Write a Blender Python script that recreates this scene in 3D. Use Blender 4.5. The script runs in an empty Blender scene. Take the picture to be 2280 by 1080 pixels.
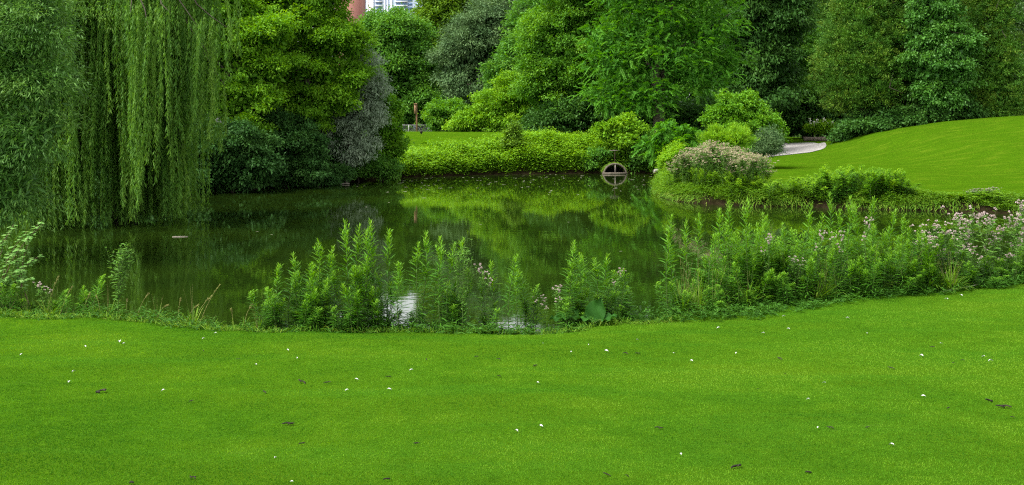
import bpy, math
import numpy as np

C = bpy.context.scene.collection
rng = np.random.default_rng(7)
CAM_Z = 2.25
F = 2000.0            # focal length in pixels of the 2280-wide photograph


def P(px, py, Y):
    """Photograph pixel + distance ahead of the camera -> world point."""
    return np.array([(px - 1140) / F * Y, Y, CAM_Z + (285 - py) / F * Y])


def sst(x, a, b):
    t = np.clip((x - a) / (b - a), 0, 1)
    return t * t * (3 - 2 * t)


def norm(v):
    return v / np.maximum(np.linalg.norm(v, axis=-1, keepdims=True), 1e-9)


# ------------------------------------------------------------------ shoreline and terrain
SHORE = [(-5.9, 10.55), (-4.45, 10.3), (-3.5, 9.95), (-2.9, 9.75), (-2.0, 9.72), (-.6, 9.68), (.05, 9.6), (.35, 9.66), (.95, 10.05),
         (1.75, 10.3), (2.7, 11.1), (4.2, 11.8), (5.6, 12.3), (7.4, 12.6), (11, 13.2), (14, 15.5), (15.5, 19), (14.6, 22.6),
         (12.4, 23.8), (10.6, 24.6), (9.45, 24.9), (8.4, 25.6), (7.2, 25.7), (6.05, 26.3), (5.2, 27.3), (4.9, 28.7), (5.1, 32), (6.2, 38),
         (7.2, 43.2), (6.8, 44.4), (5.8, 44.6), (4.45, 44.6), (2.4, 44.1), (-.87, 43.3), (-2.95, 42), (-5.4, 40.2), (-6.75, 37.5),
         (-8.5, 35.4), (-9.9, 33.6), (-10.6, 30.8), (-13, 27.5), (-13.6, 22), (-11.2, 18.2), (-9.4, 15.6), (-8.0, 13.4), (-7.0, 11.6)]
SHORE = np.array(SHORE)


def smooth_poly(p, n=5):
    out = []
    m = len(p)
    for i in range(m):
        a, b, c, d = p[i - 1], p[i], p[(i + 1) % m], p[(i + 2) % m]
        for k in range(n):
            t = k / n
            out.append(.5 * ((2 * b) + (-a + c) * t + (2 * a - 5 * b + 4 * c - d) * t * t + (-a + 3 * b - 3 * c + d) * t ** 3))
    out = np.array(out)
    s = np.arange(len(out))
    out[:, 1] += .05 * np.sin(s * 1.7) + .04 * np.sin(s * .83 + 1)
    return out


POLY = smooth_poly(SHORE)


def shore_dist(x, y):
    """Signed distance to the waterline: positive on land."""
    x = np.asarray(x, float).ravel(); y = np.asarray(y, float).ravel()
    res = np.empty(len(x))
    A = POLY; B = np.roll(POLY, -1, 0); E = B - A; L2 = (E ** 2).sum(1)
    for s in range(0, len(x), 20000):
        X = x[s:s + 20000, None]; Y = y[s:s + 20000, None]
        t = np.clip(((X - A[:, 0]) * E[:, 0] + (Y - A[:, 1]) * E[:, 1]) / L2, 0, 1)
        d = np.sqrt(((A[:, 0] + t * E[:, 0] - X) ** 2 + (A[:, 1] + t * E[:, 1] - Y) ** 2).min(1))
        cr = (A[:, 1] > Y) != (B[:, 1] > Y)
        xi = A[:, 0] + (Y - A[:, 1]) / np.where(np.abs(E[:, 1]) < 1e-9, 1e-9, E[:, 1]) * E[:, 0]
        ins = ((cr & (X < xi)).sum(1) % 2) == 1
        res[s:s + 20000] = np.where(ins, -d, d)
    return res


HX = [0, 11, 13, 15.75, 17.4, 19.35, 22.7, 25.65, 32, 60]
HZ = [0, 0, .03, .33, .74, 1.40, 1.95, 2.2, 2.6, 3.2]


def terrain(x, y, d=None):
    x = np.asarray(x, float); y = np.asarray(y, float); sh = x.shape
    x = x.ravel(); y = y.ravel()
    if d is None:
        d = shore_dist(x, y)
    near = np.maximum(.6 - .048 * y, .15 + .004 * np.maximum(y - 9.4, 0)) + .012 * np.sin(x * .9 + 1.3) * np.sin(y * 1.1) + .008 * np.sin(x * 2.3 - y * .7)
    near = near + .05 * sst(x, 3, 8) - .0 * x
    tee = 1.38 * (1 - sst(x, .6, 4.5)) * sst(y, 42.5, 46.5) * sst(x, -16, -11)
    mid = .5 * sst(y, 44, 56) * (1 - sst(x, 7, 11))
    hill = np.interp(x, HX, HZ) * sst(y, 22.5, 46) * (1 - .9 * sst(y, 48, 58))
    rise = .62 * sst(y, 48, 64) * sst(x, 8, 13) * (1 - sst(x, 24, 34))
    far = .42 + tee + mid * (1 - .6 * (tee / 1.38)) + hill + rise + .02 * np.sin(x * .6) * np.sin(y * .45) + .2 * sst(x, 4, 9) * sst(y, 25, 34)
    far = far + .5 * (1 - sst(x, -12, -8)) * sst(y, 14, 30) * (1 - sst(x, -16, -11) * sst(y, 43, 46))
    w = sst(y, 13, 22)
    H = near * (1 - w) + far * w
    k = .5 + .75 * sst(x, 4, 6) * sst(y, 21, 24) * (1 - sst(y, 36, 42)) + .1 * sst(y, 40, 42)
    jit = 1 + .25 * np.sin(x * 3.1 + y * 1.3) * np.sin(x * 1.27 - y * 2.1)
    b = .02 + k * jit * np.maximum(d, 0)
    h = -np.log(np.exp(-H * 14) + np.exp(-b * 14)) / 14          # soft minimum
    h = np.where(b - H > 2, H, h)
    h = np.maximum(h, .004)
    return np.where(d < 0, -np.minimum(.9, .004 + .55 * -d), h).reshape(sh)


def gz(x, y):
    return float(terrain(np.array([x]), np.array([y]))[0])


def lawn_at(px, py):
    Y = 1.65 / ((py - 285) / F - .048)
    if Y < 0 or Y > 9.4:
        Y = (CAM_Z - .17) / ((py - 285) / F)
    for _ in range(4):
        X = (px - 1140) / F * Y
        Y = (CAM_Z - max(gz(X, Y), .1)) / ((py - 285) / F)
    X = (px - 1140) / F * Y
    return X, Y, gz(X, Y)


# ------------------------------------------------------------------ materials
MATS = {}
LEAF_GAIN = 1.22


def nt(name):
    m = bpy.data.materials.new(name)
    m.use_nodes = True
    t = m.node_tree
    t.nodes.clear()
    o = t.nodes.new('ShaderNodeOutputMaterial')
    return m, t, o


def ramp(t, stops):
    r = t.nodes.new('ShaderNodeValToRGB')
    e = r.color_ramp.elements
    while len(e) > 1:
        e.remove(e[-1])
    e[0].position = stops[0][0]; e[0].color = (*stops[0][1], 1)
    for p, c in stops[1:]:
        x = e.new(p); x.color = (*c, 1)
    return r


def leaf_mat(name, dark, mid, light, trans=.3, rough=.55, spec=.12):
    """Leaves: three shades of the species picked per leaf, a little light coming through the blade."""
    m, t, o = nt(name)
    dark, mid, light = [tuple(min(.8, c * LEAF_GAIN) for c in q) for q in (dark, mid, light)]
    a = t.nodes.new('ShaderNodeAttribute'); a.attribute_name = 'rnd'
    r = ramp(t, [(0, dark), (.5, mid), (1, light)])
    t.links.new(a.outputs['Fac'], r.inputs[0])
    p = t.nodes.new('ShaderNodeBsdfPrincipled')
    p.inputs['Roughness'].default_value = rough
    p.inputs['Specular IOR Level'].default_value = spec
    t.links.new(r.outputs[0], p.inputs['Base Color'])
    tr = t.nodes.new('ShaderNodeBsdfTranslucent')
    hs = t.nodes.new('ShaderNodeHueSaturation')
    hs.inputs['Hue'].default_value = .488; hs.inputs['Value'].default_value = 1.35; hs.inputs['Saturation'].default_value = 1.1
    t.links.new(r.outputs[0], hs.inputs['Color']); t.links.new(hs.outputs[0], tr.inputs['Color'])
    mx = t.nodes.new('ShaderNodeMixShader'); mx.inputs[0].default_value = trans
    t.links.new(p.outputs[0], mx.inputs[1]); t.links.new(tr.outputs[0], mx.inputs[2]); t.links.new(mx.outputs[0], o.inputs[0])
    MATS[name] = m
    return m


def noise_mat(name, c1, c2, scale=8, rough=.8, spec=.2, stretch=(1, 1, 1), bump=0.0, detail=5):
    m, t, o = nt(name)
    tc = t.nodes.new('ShaderNodeTexCoord'); mp = t.nodes.new('ShaderNodeMapping')
    mp.inputs['Scale'].default_value = stretch
    n = t.nodes.new('ShaderNodeTexNoise'); n.inputs['Scale'].default_value = scale; n.inputs['Detail'].default_value = detail
    r = ramp(t, [(.3, c1), (.7, c2)])
    p = t.nodes.new('ShaderNodeBsdfPrincipled'); p.inputs['Roughness'].default_value = rough; p.inputs['Specular IOR Level'].default_value = spec
    t.links.new(tc.outputs['Object'], mp.inputs[0]); t.links.new(mp.outputs[0], n.inputs['Vector']); t.links.new(n.outputs[0], r.inputs[0])
    t.links.new(r.outputs[0], p.inputs['Base Color']); t.links.new(p.outputs[0], o.inputs[0])
    if bump:
        b = t.nodes.new('ShaderNodeBump'); b.inputs['Strength'].default_value = bump; b.inputs['Distance'].default_value = .02
        t.links.new(n.outputs[0], b.inputs['Height']); t.links.new(b.outputs[0], p.inputs['Normal'])
    MATS[name] = m
    return m


# species colours (real-world leaf colours)
leaf_mat('willow_leaf', (.042, .112, .018), (.080, .185, .024), (.150, .270, .038), .4)
leaf_mat('crack_willow_leaf', (0.0439, 0.1210, 0.0216), (0.0785, 0.1815, 0.0308), (0.1328, 0.2475, 0.0447), .3, .5, .2)
leaf_mat('maple_leaf', (0.0560, 0.1546, 0.0101), (0.1098, 0.2520, 0.0134), (0.1792, 0.3360, 0.0224), .4)
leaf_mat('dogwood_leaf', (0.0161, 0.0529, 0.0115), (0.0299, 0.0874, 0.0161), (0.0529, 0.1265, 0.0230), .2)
leaf_mat('olive_leaf', (.11, .165, .095), (.165, .22, .135), (.24, .30, .19), .12, .6, .3)
leaf_mat('bright_leaf', (.050, .150, .009), (.085, .215, .012), (.13, .27, .018), .35)
leaf_mat('far_leaf', (0.0401, 0.1239, 0.0165), (0.0708, 0.1864, 0.0224), (0.1180, 0.2478, 0.0307), .35)
leaf_mat('far_yellow_leaf', (.06, .135, .012), (.095, .19, .014), (.14, .24, .02), .3)
leaf_mat('grey_willow_leaf', (0.0460, 0.0978, 0.0345), (0.0713, 0.1323, 0.0460), (0.1150, 0.1782, 0.0633), .2)
leaf_mat('oak_leaf', (0.0437, 0.1323, 0.0115), (0.0782, 0.2012, 0.0161), (0.1380, 0.2760, 0.0253), .35)
leaf_mat('walnut_leaf', (0.0403, 0.1400, 0.0134), (0.0694, 0.2072, 0.0179), (0.1232, 0.2912, 0.0291), .35)
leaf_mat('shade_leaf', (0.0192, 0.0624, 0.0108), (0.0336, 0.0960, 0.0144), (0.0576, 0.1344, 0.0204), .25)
leaf_mat('cedar_leaf', (0.0299, 0.0920, 0.0115), (0.0529, 0.1380, 0.0138), (0.1323, 0.1898, 0.0184), .15, .6, .12)
leaf_mat('alder_leaf', (0.0330, 0.1100, 0.0154), (0.0550, 0.1595, 0.0198), (0.0935, 0.2200, 0.0330), .3, .5, .25)
leaf_mat('weed_leaf', (.064, .168, .009), (.122, .265, .012), (.20, .345, .017), .35)
leaf_mat('goldenrod_leaf', (.030, .102, .010), (.062, .180, .013), (.145, .290, .020), .35)
leaf_mat('under_leaf', (.018, .062, .008), (.036, .108, .011), (.072, .165, .018), .25)
leaf_mat('thistle_leaf', (.055, .145, .020), (.09, .205, .028), (.14, .26, .05), .3)
leaf_mat('burdock_leaf', (.018, .070, .010), (.028, .095, .013), (.040, .125, .018), .25)
leaf_mat('vine_leaf', (.07, .17, .035), (.11, .23, .05), (.18, .31, .09), .3)
leaf_mat('dry_grass', (.11, .14, .03), (.19, .19, .06), (.28, .25, .11), .3)
leaf_mat('grass_blade', (.030, .106, .006), (.069, .186, .009), (.134, .252, .020), .45, .7, .04)
leaf_mat('long_grass_blade', (.05, .13, .010), (.085, .19, .012), (.17, .24, .03), .3)
leaf_mat('pink_flower', (.26, .19, .175), (.37, .295, .28), (.52, .45, .43), .25, .8, .1)
leaf_mat('faded_flower', (.24, .205, .125), (.34, .295, .19), (.45, .40, .28), .25, .8, .1)
leaf_mat('yellow_flower', (.5, .36, .02), (.6, .45, .02), (.65, .5, .05), .2)
leaf_mat('white_flower', (.5, .5, .4), (.65, .65, .55), (.8, .8, .75), .2)
noise_mat('bark', (.035, .028, .02), (.09, .075, .055), 14, stretch=(1, 1, .2), bump=.6)
noise_mat('stem', (.05, .10, .02), (.09, .14, .03), 20)
noise_mat('brown_stem', (.07, .05, .03), (.13, .09, .05), 20)
noise_mat('wood_post', (.16, .085, .045), (.30, .18, .10), 9, stretch=(1, 1, .15), bump=.3)
noise_mat('concrete', (.06, .05, .036), (.14, .12, .09), 7, rough=.9, bump=.4)
noise_mat('painted_dark', (.004, .004, .004), (.008, .007, .006), 3)  # near-black colour that paints the darkness inside openings
noise_mat('rust_steel', (.13, .11, .09), (.24, .21, .18), 15)
noise_mat('pipe', (.32, .30, .25), (.45, .43, .37), 6)
noise_mat('driftwood', (.17, .145, .11), (.36, .32, .26), 12, stretch=(1, 1, 1), bump=.4)
noise_mat('dark_wood', (.03, .02, .014), (.08, .055, .035), 12)
noise_mat('path_gravel', (.20, .185, .17), (.32, .305, .29), 5, rough=.95, detail=10)
noise_mat('stone_edging', (.13, .10, .08), (.26, .21, .17), 4, rough=.9, bump=.4)
noise_mat('feather', (.42, .42, .40), (.66, .66, .64), 30, rough=.7)
noise_mat('clod', (.010, .008, .007), (.035, .026, .02), 40, rough=.9)
noise_mat('galvanised', (.25, .25, .24), (.36, .36, .35), 20, rough=.5)
noise_mat('brick', (.20, .075, .055), (.27, .11, .085), 2, rough=.9)
noise_mat('tower_panel', (.40, .47, .58), (.50, .57, .68), .05, rough=.6)
noise_mat('tower_white', (.62, .63, .66), (.72, .73, .75), .1, rough=.7)
noise_mat('tower_glass', (.08, .16, .28), (.17, .28, .44), .15, rough=.15, spec=.6)
noise_mat('tower_brown', (.26, .19, .18), (.32, .24, .22), .1)
noise_mat('scum_leaf', (.14, .16, .08), (.28, .28, .20), 30)


# ------------------------------------------------------------------ mesh collecting
class MB:
    """Collects vertex and face blocks, then links them as ONE mesh object."""

    def __init__(self):
        self.v = []; self.f = []; self.r = []; self.n = 0

    def add(self, v, f, r=None):
        v = np.asarray(v, float).reshape(-1, 3); f = np.asarray(f, int)
        self.v.append(v); self.f.append(f + self.n); self.n += len(v)
        self.r.append(np.full(len(f), .5) if r is None else np.broadcast_to(np.asarray(r, float), (len(f),)))
        return self

    def mesh(self, name, mat, origin=(0, 0, 0), smooth=False):
        me = bpy.data.meshes.new(name)
        v = np.concatenate(self.v) - np.asarray(origin)
        me.vertices.add(len(v)); me.vertices.foreach_set('co', v.astype(np.float32).ravel())
        loops = np.concatenate([f.ravel() for f in self.f])
        tot = np.concatenate([np.full(len(f), f.shape[1]) for f in self.f])
        st = np.concatenate([[0], np.cumsum(tot)[:-1]])
        me.loops.add(len(loops)); me.loops.foreach_set('vertex_index', loops.astype(np.int32))
        me.polygons.add(len(tot)); me.polygons.foreach_set('loop_start', st.astype(np.int32))
        me.polygons.foreach_set('loop_total', tot.astype(np.int32))
        if smooth:
            me.polygons.foreach_set('use_smooth', np.ones(len(tot), bool))
        at = me.attributes.new('rnd', 'FLOAT', 'FACE')
        at.data.foreach_set('value', np.clip(np.concatenate(self.r), 0, 1).astype(np.float32))
        me.materials.append(MATS[mat] if isinstance(mat, str) else mat)
        me.update(calc_edges=True)
        return me

    def build(self, name, mat, parent=None, origin=None, smooth=False):
        if origin is None:
            origin = np.array(parent.location) if parent is not None else np.zeros(3)
        me = self.mesh(name, mat, origin, smooth)
        o = bpy.data.objects.new(name, me); C.objects.link(o)
        if parent is not None:
            o.parent = parent
        else:
            o.location = origin
        return o


def tag(o, label=None, cat=None, group=None, kind=None):
    for k, v in (('label', label), ('category', cat), ('group', group), ('kind', kind)):
        if v:
            o[k] = v
    return o


def thing(name, loc, label, cat, group=None):
    o = bpy.data.objects.new(name, None); C.objects.link(o)
    o.empty_display_size = .2; o.location = loc
    return tag(o, label, cat, group)


def copy_tree(o, loc, rz=0, scale=(1, 1, 1), label=None, group=None, tilt=(0, 0)):
    c = o.copy(); C.objects.link(c)
    c.location = loc; c.rotation_euler = (tilt[0], tilt[1], rz); c.scale = scale
    if label: c['label'] = label
    if group: c['group'] = group
    for ch in PARTS.get(o.name, []):
        k = ch.copy(); C.objects.link(k); k.parent = c
    return c


PARTS = {}


def tube(mb, pts, rad, sides=6, r=.5, cap=True):
    pts = np.asarray(pts, float); n = len(pts)
    rad = np.broadcast_to(np.asarray(rad, float), (n,))
    tg = norm(np.gradient(pts, axis=0))
    ref = np.array([0, 0, 1.]) if abs(tg[:, 2]).mean() < .8 else np.array([1., 0, 0])
    s = norm(np.cross(tg, ref)); u = np.cross(s, tg)
    a = np.arange(sides) / sides * 2 * np.pi
    v = pts[:, None] + rad[:, None, None] * (np.cos(a)[None, :, None] * s[:, None] + np.sin(a)[None, :, None] * u[:, None])
    i = np.arange(n - 1)[:, None] * sides; j = np.arange(sides)[None]; j2 = (j + 1) % sides
    f = np.stack([i + j, i + j2, i + sides + j2, i + sides + j], -1).reshape(-1, 4)
    mb.add(v.reshape(-1, 3), f, r)
    if cap:
        k = mb.n - n * sides
        mb.f.append(np.array([[k + q for q in range(sides)][::-1]])); mb.r.append(np.array([r]))
        mb.f.append(np.array([[mb.n - sides + q for q in range(sides)]])); mb.r.append(np.array([r]))
    return mb


def box(mb, c, s, r=.5, rz=0):
    v = np.array([[x, y, z] for x in (-1, 1) for y in (-1, 1) for z in (-1, 1)], float) * np.asarray(s) / 2
    ca, sa = math.cos(rz), math.sin(rz)
    v = np.stack([v[:, 0] * ca - v[:, 1] * sa, v[:, 0] * sa + v[:, 1] * ca, v[:, 2]], 1) + np.asarray(c)
    return mb.add(v, [[0, 1, 3, 2], [4, 6, 7, 5], [0, 4, 5, 1], [2, 3, 7, 6], [0, 2, 6, 4], [1, 5, 7, 3]], r)


def leaves(mb, B, D, S, L, W, r, droop=0.0, wide=.42):
    """One four-cornered blade per leaf."""
    n = len(B)
    L = np.broadcast_to(L, (n,))[:, None]; W = np.broadcast_to(W, (n,))[:, None]
    dz = np.zeros((n, 3)); dz[:, 2] = -1
    v = np.stack([B, B + D * L * wide + S * W / 2 + dz * L * droop * .25, B + D * L + dz * L * droop, B + D * L * wide - S * W / 2 + dz * L * droop * .25], 1)
    f = np.arange(n * 4).reshape(n, 4)
    mb.add(v.reshape(-1, 3), f, r)


def blades(mb, B, D, S, L, W, r, droop=.3):
    """Near leaves: a blade bending along its length (two triangles and a quad)."""
    n = len(B)
    L = np.broadcast_to(L, (n,))[:, None]; W = np.broadcast_to(W, (n,))[:, None]; dr = np.broadcast_to(droop, (n,))[:, None]
    z = np.array([0, 0, -1.])
    def at(t): return B + D * L * t + z * L * dr * t * t
    v = np.stack([B, at(.3) + S * W * .5, at(.3) - S * W * .5, at(.68) + S * W * .38, at(.68) - S * W * .38, at(1.)], 1).reshape(-1, 3)
    k = np.arange(n)[:, None] * 6
    mb.add(v, np.concatenate([k + np.array([[0, 1, 2]])]), r)
    base = mb.n - n * 6
    mb.f.append(base + k + np.array([[1, 3, 4, 2]])); mb.r.append(np.broadcast_to(np.asarray(r, float), (n,)))
    mb.f.append(base + k + np.array([[3, 5, 4]])); mb.r.append(np.broadcast_to(np.asarray(r, float), (n,)))


def unit(n, g):
    return norm(g.normal(size=(n, 3)))


# ------------------------------------------------------------------ trees
def boughs_of(blobs, br, g, fill=1.5, low=.35, loose=.22):
    """Bough centres (and sizes) spread over the outer part of a set of ellipsoids, some reaching out of the outline."""
    cs, os_, sz = [], [], []
    c_all = np.array([b[0] for b in blobs]); r_all = np.array([b[1] for b in blobs])
    for c, r in blobs:
        c = np.asarray(c); r = np.asarray(r)
        p = 1.6
        area = 4 * np.pi * ((((r[0] * r[1]) ** p + (r[0] * r[2]) ** p + (r[1] * r[2]) ** p) / 3) ** (1 / p))
        nb = max(7, int(area / (np.pi * br * br) * fill))
        u = unit(nb * 2, g)
        keep = g.random(len(u)) < np.where(u[:, 2] > -.25, 1, low)
        u = u[keep][:nb]; n = len(u)
        stick = g.random(n) < loose
        f = np.where(stick, g.uniform(.95, 1.16 + .3 * loose, n), g.uniform(.66, 1.0, n))
        q = c + r * u * f[:, None]
        ins = ((((q[:, None] - c_all) / r_all) ** 2).sum(-1) < .36).any(1)
        z = np.clip(np.exp(g.normal(size=n) * .38), .45, 1.8) * np.where(stick, .55, 1.0)
        cs.append(q[~ins]); os_.append(u[~ins]); sz.append(z[~ins])
    return np.concatenate(cs), np.concatenate(os_), np.concatenate(sz)


def crown(mb, blobs, g, n_leaf, L, W, br, cr, droop=.2, mode='broad', out=.7, jit=.6, fill=1.15, low=.35, flat=.75, core=.12, nc=9, loose=.22):
    bc, bo, bs = boughs_of(blobs, br, g, fill, low, loose)
    nb = len(bc)
    brn = g.random(nb)
    ib = g.choice(nb, nb * nc, p=bs ** 1.8 / (bs ** 1.8).sum())
    off = unit(nb * nc, g)
    off[:, 2] = np.where(g.random(nb * nc) < .72, np.abs(off[:, 2]), off[:, 2] * .7)
    off = off * g.uniform(.5, 1.08, (nb * nc, 1)) * bs[ib][:, None] * br * np.array([1, 1, flat])
    cc = bc[ib] + off
    co = norm(bo[ib] * .6 + norm(off) * .6)
    crn = brn[ib] * .5 + .25 * g.random(len(cc))
    m = max(3, int(n_leaf / len(cc)))
    N = len(cc) * m
    rn = np.repeat(crn, m) + .25 * g.random(N)
    O = np.repeat(co, m, 0)
    if mode == 'pinnate':
        D = norm(co * np.array([1, 1, .55]) + g.normal(size=co.shape) * .45 + np.array([0, 0, .1]))
        S = norm(np.cross(D, np.array([0, 0, 1.]) + g.normal(size=D.shape) * .25))
        t = (np.tile(np.arange(m), len(cc)) + 1.0) / m
        sg = np.where(np.tile(np.arange(m), len(cc)) % 2 == 0, 1., -1.)[:, None]
        D_, S_ = np.repeat(D, m, 0), np.repeat(S, m, 0)
        ln = cr * 1.9
        B = np.repeat(cc, m, 0) + D_ * (t * ln)[:, None]
        B[:, 2] -= ln * (.22 + droop) * t ** 2
        d = norm(S_ * sg * .85 + D_ * .55 + np.array([0, 0, -.25]) + g.normal(size=(N, 3)) * .15)
        s = norm(D_ + g.normal(size=(N, 3)) * .1)
        leaves(mb, B, d, s, L * g.uniform(.7, 1.15, N), W, rn, .15)
    else:
        B = np.repeat(cc, m, 0) + g.normal(size=(N, 3)) * cr * np.array([1, 1, .65])
        D = norm(O * out + g.normal(size=(N, 3)) * jit + np.array([0, 0, -droop]))
        S = norm(np.cross(D, np.array([0, 0, 1.]) + g.normal(size=(N, 3)) * .55))
        leaves(mb, B, D, S, L * g.uniform(.65, 1.2, N), W * g.uniform(.75, 1.2, N), rn, .12)
    k = int(N * core)
    if k:
        w = np.array([(b[1][0] * b[1][2]) for b in blobs]); w = w / w.sum()
        idx = g.choice(len(blobs), k, p=w)
        c = np.array([b[0] for b in blobs])[idx]; r = np.array([b[1] for b in blobs])[idx]
        B = c + unit(k, g) * r * g.uniform(.25, .8, (k, 1))
        D = unit(k, g); S = norm(np.cross(D, unit(k, g)))
        leaves(mb, B, D, S, L * 2.0, W * 2.2, g.random(k) * .6, .1)
    return bc


def limbs(mb, base, top, r0, targets, g, sides=7):
    n = 7
    t = np.linspace(0, 1, n)[:, None]
    pts = np.asarray(base) * (1 - t) + np.asarray(top) * t
    pts[1:-1] += g.normal(size=(n - 2, 3)) * r0 * np.array([.5, .5, .1])
    rad = r0 * (1.25 - .75 * t[:, 0]); rad[0] *= 1.35
    tube(mb, pts, rad, sides)
    H = np.linalg.norm(np.asarray(top) - np.asarray(base))
    for q in targets:
        s = g.uniform(.35, .98)
        a = np.asarray(base) * (1 - s) + np.asarray(top) * s
        tt = np.linspace(0, 1, 6)[:, None]
        p = a * (1 - tt) + q * tt
        p[:, 2] += np.sin(tt[:, 0] * np.pi) * .12 * np.linalg.norm(q - a)
        p[1:-1] += g.normal(size=(4, 3)) * .03 * H
        tube(mb, p, r0 * .45 * (1 - .85 * tt[:, 0]) * (1.1 - .5 * s), 5)


def pxblobs(Y, bl, depth=.85):
    """Boughs seen at (px, py, half width, half height[, distance offset]) -> ellipsoids."""
    out = []
    for b in bl:
        y = Y + (b[4] if len(b) > 4 else 0)
        rx = b[2] / F * y; rz = b[3] / F * y
        out.append((P(b[0], b[1], y), np.array([rx, max(rx, rz) * depth, rz])))
    return out


def make_tree(name, label, cat, Y, base_px, bl, mat, n_leaf, L, W, br, cr, seed, group=None, trunk=.18, top=None, ntarget=9, bark='bark', depth=.85, z0=None, **kw):
    g = np.random.default_rng(seed)
    bx = (base_px - 1140) / F * Y
    bz = (gz(bx, Y) if z0 is None else z0) - .05
    base = np.array([bx, Y, bz])
    o = thing(name, base, label, cat, group)
    blobs = pxblobs(Y, bl, depth)
    m = MB()
    bc = crown(m, blobs, g, n_leaf, L, W, br, cr, **kw)
    m.build('crown', mat, o)
    w = MB()
    if top is None:
        c = np.mean([b[0] for b in blobs], 0)
        top = np.array([c[0] * .7 + bx * .3, c[1] * .8 + Y * .2, bz + (max(b[0][2] for b in blobs) - bz) * .8])
    else:
        top = P(top[0], top[1], Y)
    tg = bc[g.choice(len(bc), min(ntarget, len(bc)), replace=False)]
    limbs(w, base, top, trunk, tg, g)
    w.build('trunk', bark, o)
    return o


TG = 'trees and tall shrubs round the pond'
BG = 'trees behind the far tee'
SG = 'dark waterside shrubs under the maples'

# left edge willow, narrow grey green leaves, reaching over the water
make_tree('willow_tree', 'bushy willow with narrow grey-green leaves filling the left edge of the picture', 'tree', 14.6, -60,
          [(30, 75, 125, 100), (85, 190, 88, 80), (70, 300, 80, 75), (25, 410, 85, 75, .2), (-120, 150, 200, 220, .6), (-110, -110, 240, 160, .6), (-120, 380, 160, 150, .6), (90, 20, 50, 40)],
          'crack_willow_leaf', 125000, .10, .019, .30, .10, 11, TG, .2, droop=.28, out=.75, jit=.45, core=.10, fill=1.7)


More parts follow.
